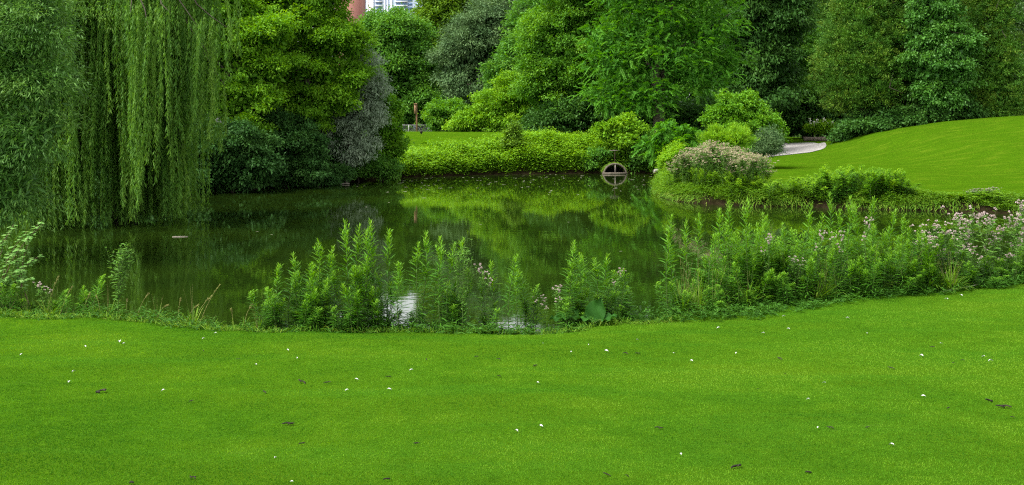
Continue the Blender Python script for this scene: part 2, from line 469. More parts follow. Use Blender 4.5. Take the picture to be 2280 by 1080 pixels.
def weeping_willow():
    g = np.random.default_rng(21)
    base = np.array([-9.9, 22.6, gz(-9.9, 22.6) - .05])
    o = thing('weeping_willow', base, 'weeping willow with long leafy curtains hanging down to the pond', 'tree', TG)
    w = MB(); m = MB()
    hub = np.array([-9.7, 22.3, 5.6])
    limbs(w, base, hub, .28, [], g, 8)
    A, Ends = [], []
    def arc(start, end, rise, r0):
        t = np.linspace(0, 1, 10)[:, None]
        p = start * (1 - t) + end * t
        p[:, 2] += np.sin(t[:, 0] * np.pi) * rise + g.normal(size=10) * .03
        p[1:-1, :2] += g.normal(size=(8, 2)) * .05
        tube(w, p, r0 * (1 - .85 * t[:, 0]), 5)
        return p
    strands = []
    # lower tier: curtains that reach the water
    for k in range(60):
        ph = g.uniform(math.radians(150), math.radians(385))
        R = g.uniform(.75, 1.0)
        rx = 2.1 if math.cos(ph) > 0 else 2.4
        e = np.array([-10.0 + rx * R * math.cos(ph), 22.4 + 3.1 * R * math.sin(ph), g.uniform(3.2, 6.6)])
        p = arc(hub + g.normal(size=3) * .2 + np.array([0, 0, g.uniform(-.6, .8)]), e, g.uniform(.3, 1.0), .05)
        for q in range(21):
            s = g.uniform(.35, 1.0) ** .7
            i = min(8, int(s * 9)); a = p[i] + (p[i + 1] - p[i]) * (s * 9 - i)
            a = a + g.normal(size=3) * np.array([.13, .13, .03])
            zend = g.choice([g.uniform(.03, .3), g.uniform(.3, 1.6), g.uniform(1.0, 3.0)], p=[.52, .26, .22])
            strands.append((a, zend))
    # upper tier: shorter curtains on arching boughs above and to the pond side
    for (x, y, z, zl, zh, n) in [(505, 60, 20.5, 150, 260, 30), (500, 190, 21, 300, 345, 34), (470, 130, 20.5, 230, 330, 34), (440, 60, 20.2, 200, 330, 30), (545, -10, 21, 90, 130, 26), (480, -60, 21, 60, 200, 30),
                                 (425, 262, 21.6, 420, 468, 34), (400, 300, 21, 430, 480, 30), (380, 30, 19.6, 240, 420, 40), (330, 60, 19.4, 260, 470, 44), (290, 30, 19.3, 300, 470, 40), (360, -60, 20, 150, 330, 40), (250, -40, 20, 100, 300, 40),
                                 (440, 285, 21.8, 400, 455, 26)]:
        e = P(x, y, z)
        p = arc(hub + np.array([.2, -.3, g.uniform(-.4, 1.3)]), e, g.uniform(.4, .8), .045)
        for q in range(n):
            s = g.uniform(.45, 1.0)
            i = min(8, int(s * 9)); a = p[i] + (p[i + 1] - p[i]) * (s * 9 - i)
            a = a + g.normal(size=3) * np.array([.14, .12, .03])
            zend = CAM_Z + (285 - g.uniform(zl, zh)) / F * z
            if a[2] - zend > .2:
                strands.append((a, zend))
    gust = lambda a: np.array([.10 * math.sin(a[0] * 5.1 + a[1] * 2.3), .10 * math.cos(a[0] * 3.7 - a[1] * 4.1)])
    tone = lambda a: .22 * math.sin(a[0] * 6.3 + a[1] * 3.1) * math.sin(a[1] * 5.0)
    for a, ze in strands:
        Ls = a[2] - ze
        n = max(5, int(Ls * 50))
        t = np.sort(g.random(n))
        sway = gust(a) * 1.6 + g.normal(size=2) * .09
        pos = np.stack([a[0] + sway[0] * t * t + .03 * np.sin(t * 9 + a[0] * 7), a[1] + sway[1] * t * t + .03 * np.sin(t * 8 + a[1] * 5), a[2] - Ls * t], 1)
        az = g.uniform(0, 2 * np.pi, n)
        D = norm(np.stack([np.cos(az) * .55, np.sin(az) * .55, -np.ones(n)], 1))
        S = norm(np.cross(D, g.normal(size=(n, 3))))
        leaves(m, pos, D, S, g.uniform(.08, .15, n), .023, np.clip(.22 + tone(a) + .3 * g.random() + .3 * g.random(n), 0, 1), 0)
        # the twig of the strand
        tt = np.linspace(0, 1, 5)
        pp = np.stack([a[0] + sway[0] * tt * tt, a[1] + sway[1] * tt * tt, a[2] - Ls * tt], 1)
        sd = np.array([math.cos(az[0]), math.sin(az[0]), 0]) * .003
        vv = np.stack([pp - sd, pp + sd], 1).reshape(-1, 3)
        k = np.arange(4)[:, None] * 2
        m.add(vv, k + np.array([[0, 1, 3, 2]]), .9)
    # bushy upper dome
    crown(m, pxblobs(21.5, [(215, 30, 110, 90, -.8), (120, 60, 90, 120), (300, -90, 180, 90), (200, -140, 200, 80), (440, -70, 110, 60)]), g, 52000, .10, .018, .34, .13, droop=.65, out=.5, jit=.4)
    m.build('crown', 'willow_leaf', o); w.build('trunk', 'bark', o)
    return o


weeping_willow()

# Manitoba maples, bright
make_tree('maple_tree', 'bright yellow-green maple with rounded lobes just behind the weeping willow', 'tree', 33.2, 560,
          [(585, 85, 62, 48), (540, 165, 62, 50), (530, 235, 74, 60), (470, 180, 60, 70), (600, 150, 50, 50), (500, 100, 70, 60), (470, 20, 90, 70), (560, 300, 55, 30)],
          'maple_leaf', 90000, .125, .066, .40, .13, 31, TG, .2, droop=.25, fill=1.0, core=.07)
make_tree('maple_tree', 'tall bright green maple with visible limbs leaning in front of the brick tower', 'tree', 35.5, 640,
          [(640, 20, 85, 70), (700, 60, 70, 65), (735, 100, 70, 46), (785, 92, 48, 40), (690, -20, 78, 90), (625, -110, 120, 80), (560, 0, 80, 70), (660, 160, 75, 55), (745, 180, 60, 48), (690, 240, 60, 48), (760, 230, 34, 34), (610, 215, 60, 50), (720, -80, 55, 50)],
          'maple_leaf', 130000, .125, .066, .42, .13, 32, TG, .22, fill=1.0, core=.07, top=(700, 70), ntarget=14, droop=.2)
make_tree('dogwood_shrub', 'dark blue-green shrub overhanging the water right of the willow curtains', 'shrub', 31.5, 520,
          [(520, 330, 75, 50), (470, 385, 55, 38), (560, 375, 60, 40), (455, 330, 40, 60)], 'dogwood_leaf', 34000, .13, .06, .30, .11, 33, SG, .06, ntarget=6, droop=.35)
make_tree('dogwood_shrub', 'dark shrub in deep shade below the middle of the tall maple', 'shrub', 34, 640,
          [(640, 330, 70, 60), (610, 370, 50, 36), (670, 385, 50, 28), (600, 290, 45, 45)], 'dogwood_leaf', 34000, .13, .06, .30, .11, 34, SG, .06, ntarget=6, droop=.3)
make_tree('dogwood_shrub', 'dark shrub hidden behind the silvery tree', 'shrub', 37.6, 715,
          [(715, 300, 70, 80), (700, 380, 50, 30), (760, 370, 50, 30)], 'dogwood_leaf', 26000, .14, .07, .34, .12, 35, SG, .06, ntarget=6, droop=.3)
make_tree('russian_olive', 'silvery grey drooping tree standing out between the green maple and the tee', 'tree', 36.6, 770,
          [(822, 145, 26, 46), (800, 205, 46, 48), (835, 200, 24, 40), (780, 275, 42, 42), (822, 270, 32, 46), (745, 300, 28, 34), (800, 325, 40, 22), (770, 235, 35, 35), (790, 345, 40, 20), (730, 325, 24, 20)],
          'olive_leaf', 24000, .13, .032, .22, .11, 36, TG, .09, droop=.7, out=.5, loose=.5, fill=1.0)
make_tree('mulberry_bush', 'bright green bush at the left end of the tee', 'shrub', 38.6, 850,
          [(850, 232, 24, 30), (848, 285, 28, 42), (862, 335, 30, 38), (835, 330, 26, 30), (830, 180, 14, 20)], 'bright_leaf', 20000, .15, .09, .28, .11, 37, TG, .05, ntarget=6)
make_tree('low_shrub', 'low leafy shrub on the shore below the silvery tree', 'shrub', 37.8, 800,
          [(760, 365, 60, 26), (820, 370, 46, 24), (860, 380, 30, 16), (710, 375, 40, 20)], 'far_leaf', 30000, .11, .065, .24, .10, 38, TG, .04, ntarget=5)

make_tree('maple_tree', 'dark leafy tree behind the weeping willow curtains', 'tree', 33, 150,
          [(150, 120, 160, 140), (330, 60, 130, 150), (60, 300, 140, 120), (250, 320, 140, 110), (380, 330, 80, 90), (-60, 60, 200, 200)], 'far_leaf', 46000, .24, .13, .7, .24, 39, TG, .25, core=.25)
make_tree('dogwood_shrub', 'dark low shrub on the shore behind the foot of the weeping willow', 'shrub', 29, 330,
          [(330, 400, 110, 60, 1), (180, 420, 120, 60), (420, 410, 60, 40, 2), (60, 440, 110, 70, -4)], 'dogwood_leaf', 30000, .14, .065, .34, .12, 40, SG, .05, ntarget=5, core=.25)
make_tree('low_shrub', 'dark low growth trailing into the water below the dark shrubs', 'shrub', 34.2, 610,
          [(560, 400, 60, 16, -1), (620, 396, 60, 18), (690, 398, 60, 16, 1), (500, 412, 50, 14, -2.2), (740, 392, 40, 16, 1.6)], 'dogwood_leaf', 22000, .13, .05, .22, .1, 140, SG, .03, ntarget=5, core=.2)

# trees beyond the far tee
make_tree('ash_tree', 'dark rounded tree whose top hides the foot of the white tower', 'tree', 80, 880,
          [(885, 85, 72, 58), (845, 150, 50, 70), (900, 160, 70, 70), (870, 235, 60, 50), (940, 220, 50, 60), (825, 90, 40, 40)], 'far_leaf', 80000, .26, .14, .8, .30, 41, BG, .3)
make_tree('ash_tree', 'yellow-green tree right of the white tower', 'tree', 88, 1000,
          [(1000, 40, 66, 60), (955, 75, 36, 40), (960, 140, 46, 56), (1030, -20, 80, 40), (1060, 20, 60, 50), (985, 190, 40, 60), (1010, 110, 50, 50)], 'far_yellow_leaf', 72000, .28, .15, .85, .3, 42, BG, .3)
make_tree('grey_willow_tree', 'soft grey-green willow in the gap above the bright mound of vines', 'tree', 74, 1060,
          [(1065, 105, 76, 74), (1015, 165, 48, 60), (1130, 120, 62, 70), (1075, 195, 70, 46), (1110, 40, 60, 45)], 'grey_willow_leaf', 62000, .26, .085, .6, .26, 43, BG, .3, droop=.3)
make_tree('grey_willow_tree', 'olive-grey treetop at the upper edge behind the soft willow', 'tree', 92, 1190,
          [(1150, 25, 90, 50), (1230, 40, 90, 50), (1290, 0, 80, 50), (1190, 110, 70, 60), (1270, 110, 80, 60)], 'grey_willow_leaf', 46000, .32, .11, .8, .3, 44, BG, .3)
make_tree('round_bush', 'small round bush on the flat grass behind the tee post', 'shrub', 63, 995,
          [(995, 256, 38, 34), (1020, 272, 24, 20), (970, 274, 20, 20)], 'oak_leaf', 15000, .2, .09, .42, .16, 45, BG, .05, ntarget=6)
make_tree('vine_mound', 'sloping mound of bright vines at the left foot of the big trees', 'shrub', 56.5, 1120,
          [(1100, 240, 46, 40), (1150, 215, 44, 50), (1060, 270, 40, 24), (1030, 284, 28, 12), (1130, 275, 60, 26), (1175, 255, 40, 44)], 'weed_leaf', 52000, .14, .09, .36, .13, 46, BG, .06, ntarget=6)
make_tree('oak_tree', 'broad mid-green tree with a lit left edge in the middle of the picture', 'tree', 54.5, 1290,
          [(1205, 110, 56, 56), (1235, 60, 66, 40), (1240, 170, 80, 60), (1300, 90, 90, 66), (1310, 10, 90, 60), (1250, 230, 66, 46), (1320, 190, 90, 76), (1290, -70, 110, 70), (1190, 190, 40, 50)],
          'oak_leaf', 125000, .16, .085, .6, .19, 47, TG, .3)
make_tree('walnut_tree', 'large walnut with feathery hanging sprays right of the broad mid-green tree', 'tree', 49, 1480,
          [(1440, 60, 100, 74), (1370, 140, 72, 56), (1500, 130, 110, 70), (1580, 70, 76, 76), (1360, 215, 66, 36), (1450, 215, 84, 48), (1560, 170, 80, 50), (1400, -20, 100, 60), (1520, -40, 130, 70), (1340, 90, 50, 46), (1620, 140, 40, 40), (1440, -120, 130, 60)],
          'walnut_leaf', 120000, .14, .05, .55, .23, 48, TG, .3, mode='pinnate', nc=8)
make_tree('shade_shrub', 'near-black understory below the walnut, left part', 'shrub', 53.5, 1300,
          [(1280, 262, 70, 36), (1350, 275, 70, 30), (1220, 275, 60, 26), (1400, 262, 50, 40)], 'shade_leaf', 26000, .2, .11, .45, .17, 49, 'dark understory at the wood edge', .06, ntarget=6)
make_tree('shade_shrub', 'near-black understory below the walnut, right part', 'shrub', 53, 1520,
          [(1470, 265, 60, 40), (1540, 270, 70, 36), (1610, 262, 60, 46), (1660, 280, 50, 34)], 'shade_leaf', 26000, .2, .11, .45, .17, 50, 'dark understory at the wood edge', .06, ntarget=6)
make_tree('spruce_tree', 'dark blue-green tree between the walnut and the tall cedars', 'tree', 60, 1690,
          [(1680, 60, 70, 70), (1650, 150, 60, 50), (1715, 150, 70, 70), (1690, 220, 80, 50), (1660, -40, 80, 70), (1740, 40, 60, 80), (1640, 240, 50, 40), (1735, 258, 44, 34, 9), (1690, -120, 70, 60)],
          'shade_leaf', 66000, .26, .11, .6, .22, 51, TG, .3, droop=.7, out=.5)
make_tree('shade_shrub', 'dark hedge-like shrubs behind the planter bed', 'shrub', 67, 1800,
          [(1770, 265, 60, 40), (1830, 255, 60, 45), (1890, 250, 60, 46), (1720, 270, 50, 34)], 'shade_leaf', 22000, .28, .15, .6, .22, 52, 'dark understory at the wood edge', .06, ntarget=6)


def cedar(px, Y, tip_py, base_py, hw, seed, label, n):
    g = np.random.default_rng(seed)
    bl = []
    k = 8
    for i in range(k):
        t = (i + .5) / k
        wv = hw * min(1, 1.25 * (1 - t) ** .75) * (1 if t > .12 else .9)
        bl.append((px + g.normal() * hw * .08, base_py + (tip_py - base_py) * t, max(wv, hw * .18), abs(base_py - tip_py) / k * .95))
    return make_tree('cedar_tree', label, 'tree', Y, px, bl, 'cedar_leaf', int(n * 1.5), .15, .042, .36, .09, seed, 'cedars on the right', .22, mode='broad', droop=-.3, out=.6, jit=.38, depth=1.0, flat=1.5, ntarget=6, fill=1.35, low=.8, top=(px, tip_py + 40))


cedar(1795, 70, -150, 268, 92, 61, 'tall cedar with drooping left edge above the path, first of the cedars from the left', 60000)
cedar(1925, 50.5, -190, 236, 100, 62, 'widest dense cedar with yellow-tinged tips, second of the cedars from the left', 84000)
cedar(1985, 51.5, -170, 300, 85, 63, 'cedar half hidden behind the glossy light-leaved tree, third of the cedars from the left', 50000)
cedar(2200, 50, -110, 285, 84, 64, 'separate cedar with rounded outline standing on the hill skyline at far right', 60000)
make_tree('alder_tree', 'glossy lighter-leaved broadleaf tree growing in front of the cedars', 'tree', 48.3, 2095,
          [(2085, 40, 54, 56), (2110, 110, 60, 50), (2075, 150, 56, 50), (2120, 180, 46, 46), (2090, 215, 50, 32), (2080, -40, 60, 60), (2060, 95, 40, 46)],
          'alder_leaf', 64000, .15, .085, .40, .14, 65, TG, .14, droop=.45)
make_tree('ash_tree', 'pale thin-leaved tree with a bare dark trunk in the upper right corner', 'tree', 66, 2268,
          [(2250, 30, 50, 60), (2290, 60, 60, 80), (2240, 110, 40, 50), (2300, 170, 50, 60), (2260, -50, 70, 60)], 'grey_willow_leaf', 24000, .24, .1, .6, .26, 66, TG, .16, top=(2262, 20))
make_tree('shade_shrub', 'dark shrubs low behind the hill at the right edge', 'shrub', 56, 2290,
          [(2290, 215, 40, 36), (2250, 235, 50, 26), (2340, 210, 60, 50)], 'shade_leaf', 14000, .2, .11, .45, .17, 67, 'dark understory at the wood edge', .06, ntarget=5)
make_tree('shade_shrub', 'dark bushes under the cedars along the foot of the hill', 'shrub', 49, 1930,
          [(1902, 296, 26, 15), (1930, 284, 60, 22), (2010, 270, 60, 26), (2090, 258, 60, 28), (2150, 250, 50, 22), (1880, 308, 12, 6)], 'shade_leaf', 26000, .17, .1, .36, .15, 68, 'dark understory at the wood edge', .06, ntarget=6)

make_tree('ash_tree', 'mid-green tree filling the space behind the broad mid-green tree and the grey-green willow', 'tree', 66, 1190,
          [(1180, 140, 60, 70), (1140, 190, 60, 50), (1230, 210, 70, 60), (1200, 60, 70, 60)], 'far_leaf', 50000, .22, .12, .7, .25, 151, BG, .22)
make_tree('ash_tree', 'mid-green tree showing between the walnut and the dark blue-green tree', 'tree', 66, 1640,
          [(1640, 90, 70, 70), (1610, 190, 70, 60), (1690, 10, 70, 70), (1760, 120, 70, 70), (1740, 200, 70, 50), (1640, -60, 80, 80)], 'far_leaf', 60000, .22, .12, .7, .25, 152, TG, .25)
make_tree('cedar_tree', 'slim dark cedar seen in the gap left of the separate cedar on the hill skyline', 'tree', 60, 2150,
          [(2150, 200, 50, 60), (2150, 100, 46, 70), (2150, 0, 40, 70), (2150, -80, 30, 60)], 'cedar_leaf', 40000, .17, .06, .5, .16, 153, 'cedars on the right', .2, droop=-.3)
# the wood beyond, which reads as one mass
g = np.random.default_rng(99)
m = MB()
wb = []
for px, top, hw in [(-300, -200, 300), (150, -200, 260), (480, -160, 180), (640, 30, 130), (800, 120, 90), (900, 130, 90), (1010, 60, 90), (1130, 20, 110), (1280, -20, 130), (1430, -60, 140), (1580, -120, 150), (1740, -160, 150), (1900, -170, 150), (2060, -170, 150), (2220, -140, 150), (2420, -200, 200), (2700, -250, 250)]:
    Y = g.uniform(100, 116)
    h = (300 - top) / 2
    wb.append((P(px, 300 - h, Y), np.array([hw / F * Y, 7, h / F * Y])))
crown(m, wb, g, 150000, .62, .36, 1.5, .55, core=.5, low=.9)
tag(m.build('woodland', 'far_leaf'), 'distant green woodland closing the view behind all the nearer trees', 'woodland', kind='stuff')

# ------------------------------------------------------------------ ground, water, path
def axis(segs):
    out = [segs[0][0]]
    for a, b, s in segs:
        n = max(1, int(round((b - a) / s)))
        out += list(a + (b - a) * (np.arange(n) + 1) / n)
    return np.array(out)


gx = axis([(-900, -120, 60), (-120, -30, 6), (-30, -14, .8), (-14, 16, .13), (16, 32, .4), (32, 60, 2), (60, 150, 10), (150, 900, 75)])
gy = axis([(-60, -4, 4), (-4, 2, .6), (2, 9, .2), (9, 13.2, .08), (13.2, 23, .25), (23, 30, .12), (30, 40, .25), (40, 50, .14), (50, 80, .6), (80, 160, 6), (160, 1600, 120)])
GX, GY = np.meshgrid(gx, gy)
gd = shore_dist(GX, GY)
GZ = terrain(GX, GY, gd).ravel()
v = np.stack([GX.ravel(), GY.ravel(), GZ], 1)
nx, ny = len(gx), len(gy)
i = np.arange(ny - 1)[:, None] * nx; j = np.arange(nx - 1)[None]
f = np.stack([i + j, i + j + 1, i + nx + j + 1, i + nx + j], -1).reshape(-1, 4)

gm, t, o_ = nt('ground_mat')
tc = t.nodes.new('ShaderNodeTexCoord')
def noise(scale, detail=6, st=(1, 1, 1), rough=.6):
    mp = t.nodes.new('ShaderNodeMapping'); mp.inputs['Scale'].default_value = st
    n = t.nodes.new('ShaderNodeTexNoise'); n.inputs['Scale'].default_value = scale; n.inputs['Detail'].default_value = detail; n.inputs['Roughness'].default_value = rough
    t.links.new(tc.outputs['Object'], mp.inputs[0]); t.links.new(mp.outputs[0], n.inputs['Vector'])
    return n.outputs[0]
def mix(fac, a, b):
    mx = t.nodes.new('ShaderNodeMix'); mx.data_type = 'RGBA'
    if isinstance(fac, float): mx.inputs[0].default_value = fac
    else: t.links.new(fac, mx.inputs[0])
    for k, s in ((6, a), (7, b)):
        if isinstance(s, tuple): mx.inputs[k].default_value = (*s, 1)
        else: t.links.new(s, mx.inputs[k])
    return mx.outputs[2]
def attr(n):
    a = t.nodes.new('ShaderNodeAttribute'); a.attribute_name = n
    return a.outputs['Fac']
def rng_(s, a, b):
    mr = t.nodes.new('ShaderNodeMapRange'); mr.inputs[1].default_value = a; mr.inputs[2].default_value = b
    t.links.new(s, mr.inputs[0]); return mr.outputs[0]
fine = noise(34, 8, (1, 1, 1), .75)
big = noise(.42, 4, (1, 1.8, 1))
strk = noise(.9, 5, (.35, 2.6, 1))
lawn = mix(rng_(fine, .3, .72), (0.0326, 0.0955, 0.0042), (0.0597, 0.1450, 0.0062))
lawn = mix(rng_(noise(9, 6, (1, 1.2, 1), .7), .35, .65), mix(rng_(fine, .3, .7), (0.0226, 0.0725, 0.0031), (0.0407, 0.1101, 0.0052)), lawn)
lawn = mix(rng_(big, .35, .7), lawn, mix(rng_(fine, .3, .7), (0.0416, 0.0936, 0.0036), (0.0651, 0.1330, 0.0055)))
lawn = mix(rng_(strk, .5, .8), lawn, (0.0362, 0.1170, 0.0068))
lawnfar = mix(rng_(strk, .3, .7), (0.0392, 0.0906, 0.0020), (0.0580, 0.1198, 0.0030))
lawnfar = mix(rng_(noise(2.2, 8, (.5, 2.2, 1), .7), .4, .75), lawnfar, (0.0298, 0.0745, 0.0025))
tuft = noise(6.5, 6, (.55, 1.5, 1), .7)
lawnfar = mix(rng_(tuft, .36, .66), mix(rng_(fine, .3, .7), (0.0304, 0.0809, 0.0025), (0.0392, 0.0992, 0.0025)), lawnfar)
lawnfar = mix(rng_(noise(1.3, 6, (.6, 1.6, 1), .7), .5, .72), lawnfar, (0.0706, 0.1214, 0.0055))
lawn = mix(rng_(tuft, .62, .8), lawn, (0.0667, 0.1254, 0.0135))
lawn = mix(attr('dry'), lawn, lawnfar)
soil = mix(rng_(noise(6, 8), .3, .7), (.008, .0065, .003), (.026, .020, .010))
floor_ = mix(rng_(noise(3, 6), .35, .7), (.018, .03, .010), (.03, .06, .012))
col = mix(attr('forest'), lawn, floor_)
col = mix(attr('mud'), col, soil)
pb = t.nodes.new('ShaderNodeBsdfPrincipled'); pb.inputs['Roughness'].default_value = .95; pb.inputs['Specular IOR Level'].default_value = .0
t.links.new(col, pb.inputs['Base Color'])
bp = t.nodes.new('ShaderNodeBump'); bp.inputs['Strength'].default_value = .8; bp.inputs['Distance'].default_value = .03
hmix = t.nodes.new('ShaderNodeMath'); hmix.operation = 'ADD'; t.links.new(fine, hmix.inputs[0]); t.links.new(tuft, hmix.inputs[1])
t.links.new(hmix.outputs[0], bp.inputs['Height']); t.links.new(bp.outputs[0], pb.inputs['Normal']); t.links.new(pb.outputs[0], o_.inputs[0])

mb = MB(); mb.add(v, f)
gr = mb.build('ground', gm, smooth=True)
tag(gr, kind='structure')
me = gr.data
mudn = .10 * np.sin(v[:, 0] * 4.3 + v[:, 1] * 2.2) + .06 * np.sin(v[:, 0] * 9.1 - v[:, 1] * 7)
rb = sst(v[:, 0], 4, 5.5) * sst(v[:, 1], 21, 24) * (1 - sst(v[:, 1], 36, 42))
mudw = .22 + .12 * rb + .15 * sst(v[:, 1], 38, 40)
mud = 1 - sst(gd + mudn, mudw * .5, mudw + .1)
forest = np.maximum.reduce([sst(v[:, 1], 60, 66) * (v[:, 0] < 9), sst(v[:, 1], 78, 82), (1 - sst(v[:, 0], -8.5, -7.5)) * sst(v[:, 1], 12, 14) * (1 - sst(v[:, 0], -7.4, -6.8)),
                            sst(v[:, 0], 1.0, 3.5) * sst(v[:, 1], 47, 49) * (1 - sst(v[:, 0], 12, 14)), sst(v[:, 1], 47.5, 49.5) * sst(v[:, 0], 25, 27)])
dry = sst(v[:, 1], 22, 25)
for nme, val in (('mud', mud), ('forest', forest), ('dry', dry)):
    a = me.attributes.new(nme, 'FLOAT', 'POINT'); a.data.foreach_set('value', np.clip(val, 0, 1).astype(np.float32))

# pond water
wm, t, o_ = nt('pond_water_mat')
tc = t.nodes.new('ShaderNodeTexCoord')
pb = t.nodes.new('ShaderNodeBsdfPrincipled')
pb.inputs['Base Color'].default_value = (.028, .050, .006, 1); pb.inputs['Roughness'].default_value = .02; pb.inputs['IOR'].default_value = 1.60
mp = t.nodes.new('ShaderNodeMapping'); mp.inputs['Scale'].default_value = (.8, 3.2, 1)
n1 = t.nodes.new('ShaderNodeTexNoise'); n1.inputs['Scale'].default_value = 1.6; n1.inputs['Detail'].default_value = 5
t.links.new(tc.outputs['Object'], mp.inputs[0]); t.links.new(mp.outputs[0], n1.inputs['Vector'])
bp = t.nodes.new('ShaderNodeBump'); bp.inputs['Strength'].default_value = .022; bp.inputs['Distance'].default_value = .03
t.links.new(n1.outputs[0], bp.inputs['Height']); t.links.new(bp.outputs[0], pb.inputs['Normal']); t.links.new(pb.outputs[0], o_.inputs[0])
n2 = t.nodes.new('ShaderNodeTexNoise'); n2.inputs['Scale'].default_value = .35; n2.inputs['Detail'].default_value = 3
t.links.new(tc.outputs['Object'], n2.inputs['Vector'])
r2 = ramp(t, [(.35, (.007, .016, .002)), (.65, (.014, .029, .0025))])
t.links.new(n2.outputs[0], r2.inputs[0]); t.links.new(r2.outputs[0], pb.inputs['Base Color'])
mb = MB(); mb.add([[-15, 8.9, 0], [17, 8.9, 0], [17, 46, 0], [-15, 46, 0]], [[0, 1, 2, 3]])
tag(mb.build('pond_water', wm), kind='structure')

# pale gravel path behind the hill
tt = np.linspace(0, 1, 40)
cx = 11 + 9 * tt; cyn = 47.0 + .5 * np.sin(tt * 2.2) + 7.5 * sst(cx, 16.2, 19.5); cyf = 59.5 + .6 * np.sin(tt * 3)
rows = []
for k in range(9):
    s = k / 8
    yy = cyn * (1 - s) + cyf * s
    rows.append(np.stack([cx, yy, terrain(cx, yy) + .02], 1))
rows = np.array(rows)
ii = np.arange(8)[:, None] * 40; jj = np.arange(39)[None]
mb = MB(); mb.add(rows.reshape(-1, 3), np.stack([ii + jj, ii + jj + 1, ii + 40 + jj + 1, ii + 40 + jj], -1).reshape(-1, 4))
tag(mb.build('path', 'path_gravel', smooth=True), kind='structure')

# ------------------------------------------------------------------ mown grass and rough fringe
g = np.random.default_rng(5)
n = 700000
yy = 3.6 + 9.2 * g.random(n) ** 1.25
xx = (g.random(n) * 2 - 1) * (yy * .60 + .7)
d = shore_dist(xx, yy)
k = (d > .12 + .12 * g.random(n)) & (xx > -9)
xx, yy, d = xx[k], yy[k], d[k]; n = len(xx)
B = np.stack([xx, yy, terrain(xx, yy, d) - .002], 1)
D = norm(np.stack([g.normal(size=n) * .55, g.normal(size=n) * .55, np.ones(n)], 1))
S = norm(np.cross(D, g.normal(size=(n, 3))))
def vnoise(x, y, seed):
    tb = np.random.default_rng(seed).random((256, 256))
    xi, yi = np.floor(x).astype(int), np.floor(y).astype(int); u, v_ = x - xi, y - yi
    u = u * u * (3 - 2 * u); v_ = v_ * v_ * (3 - 2 * v_)
    T = lambda a, b: tb[a % 256, b % 256]
    return (T(xi, yi) * (1 - u) + T(xi + 1, yi) * u) * (1 - v_) + (T(xi, yi + 1) * (1 - u) + T(xi + 1, yi + 1) * u) * v_
patch = .42 * vnoise(xx * .7, yy * 1.1, 1) + .30 * vnoise(xx * 2.2, yy * 3.0, 2) + .28 * vnoise(xx * 8, yy * 9, 3)
dryp = sst(vnoise(xx * 1.3 + 9, yy * 1.9, 4) * .6 + vnoise(xx * 6, yy * 7, 5) * .4, .62, .8)
Lg = g.uniform(.006, .016, n) * (1 + .5 * (g.random(n) < .06)); w_ = .0032 + .0003 * yy; w_ = w_[:, None]
vv = np.stack([B - S * w_ / 2, B + S * w_ / 2, B + D * Lg[:, None]], 1).reshape(-1, 3)
mb = MB(); mb.add(vv, np.arange(n * 3).reshape(n, 3), np.clip(-.14 * (1 - sst(yy, 4.6, 7)) + (patch - .5) * 1.9 + (sst(xx / yy, -.5, .35) - .5) * .22 + .07 * np.sin(yy * 4.2 + .35 * xx + np.sin(xx * .6)) + .12 + g.random(n) * .62 + .3 * dryp, 0, 1))
tag(mb.build('lawn_grass', 'grass_blade'), 'short mown grass blades covering the near lawn', 'grass', kind='stuff')


def strip_points(n, g, x0, x1, d0, d1, y0=9.3, y1=14):
    out = []
    while sum(map(len, out)) < n:
        x = g.uniform(x0, x1, 40000); y = g.uniform(y0, y1, 40000)
        d = shore_dist(x, y)
        k = (d > d0) & (d < d1)
        out.append(np.stack([x[k], y[k]], 1))
    return np.concatenate(out)[:n]


# long grass at the edge of the mown lawn
q = strip_points(15000, g, -8.5, 9, -.08, .42)
z = np.maximum(terrain(q[:, 0], q[:, 1]), 0)
n = len(q); B = np.stack([q[:, 0], q[:, 1], z], 1)
D = norm(np.stack([g.normal(size=n) * .5, g.normal(size=n) * .5, np.ones(n)], 1))
S = norm(np.cross(D, g.normal(size=(n, 3))))
mb = MB(); blades(mb, B, D, S, g.uniform(.05, .17, n) * (1 - .3 * (q[:, 1] > 11)), .006, np.clip(g.normal(.5, .25, n), 0, 1), .45)
tag(mb.build('long_grass', 'long_grass_blade'), 'unmown grass fringe between the lawn and the bank weeds', 'grass', kind='stuff')


def herb_cover(name, q, z, mat, label, hmin, hmax, L, W, per, seed, kindmat=None):
    """Low leafy ground cover."""
    g = np.random.default_rng(seed)
    n = len(q)
    h = g.uniform(hmin, hmax, n) * (.6 + .4 * np.sin(q[:, 0] * 2.1 + 1) * np.sin(q[:, 1] * 1.7))
    h = np.maximum(h, hmin)
    t = np.repeat(np.linspace(.15, 1, per)[None], n, 0).ravel()
    lean = np.repeat(g.normal(size=(n, 2)) * .12, per, 0)
    hh = np.repeat(h, per)
    B = np.stack([np.repeat(q[:, 0], per) + lean[:, 0] * t, np.repeat(q[:, 1], per) + lean[:, 1] * t, np.repeat(z, per) + hh * t], 1)
    N = len(B); az = g.uniform(0, 2 * np.pi, N); el = g.uniform(-.1, .8, N)
    D = norm(np.stack([np.cos(az), np.sin(az), el], 1)); S = norm(np.cross(D, np.array([0, 0, 1.]) + g.normal(size=(N, 3)) * .3))
    mb = MB(); leaves(mb, B, D, S, L * g.uniform(.6, 1.2, N) * (1.15 - .4 * t), W, np.clip(np.repeat(g.random(n), per) * .35 + g.random(N) * .25 + .2 * t, 0, 1), .3)
    o = mb.build(name, mat)
    return tag(o, label, 'weeds', kind='stuff')


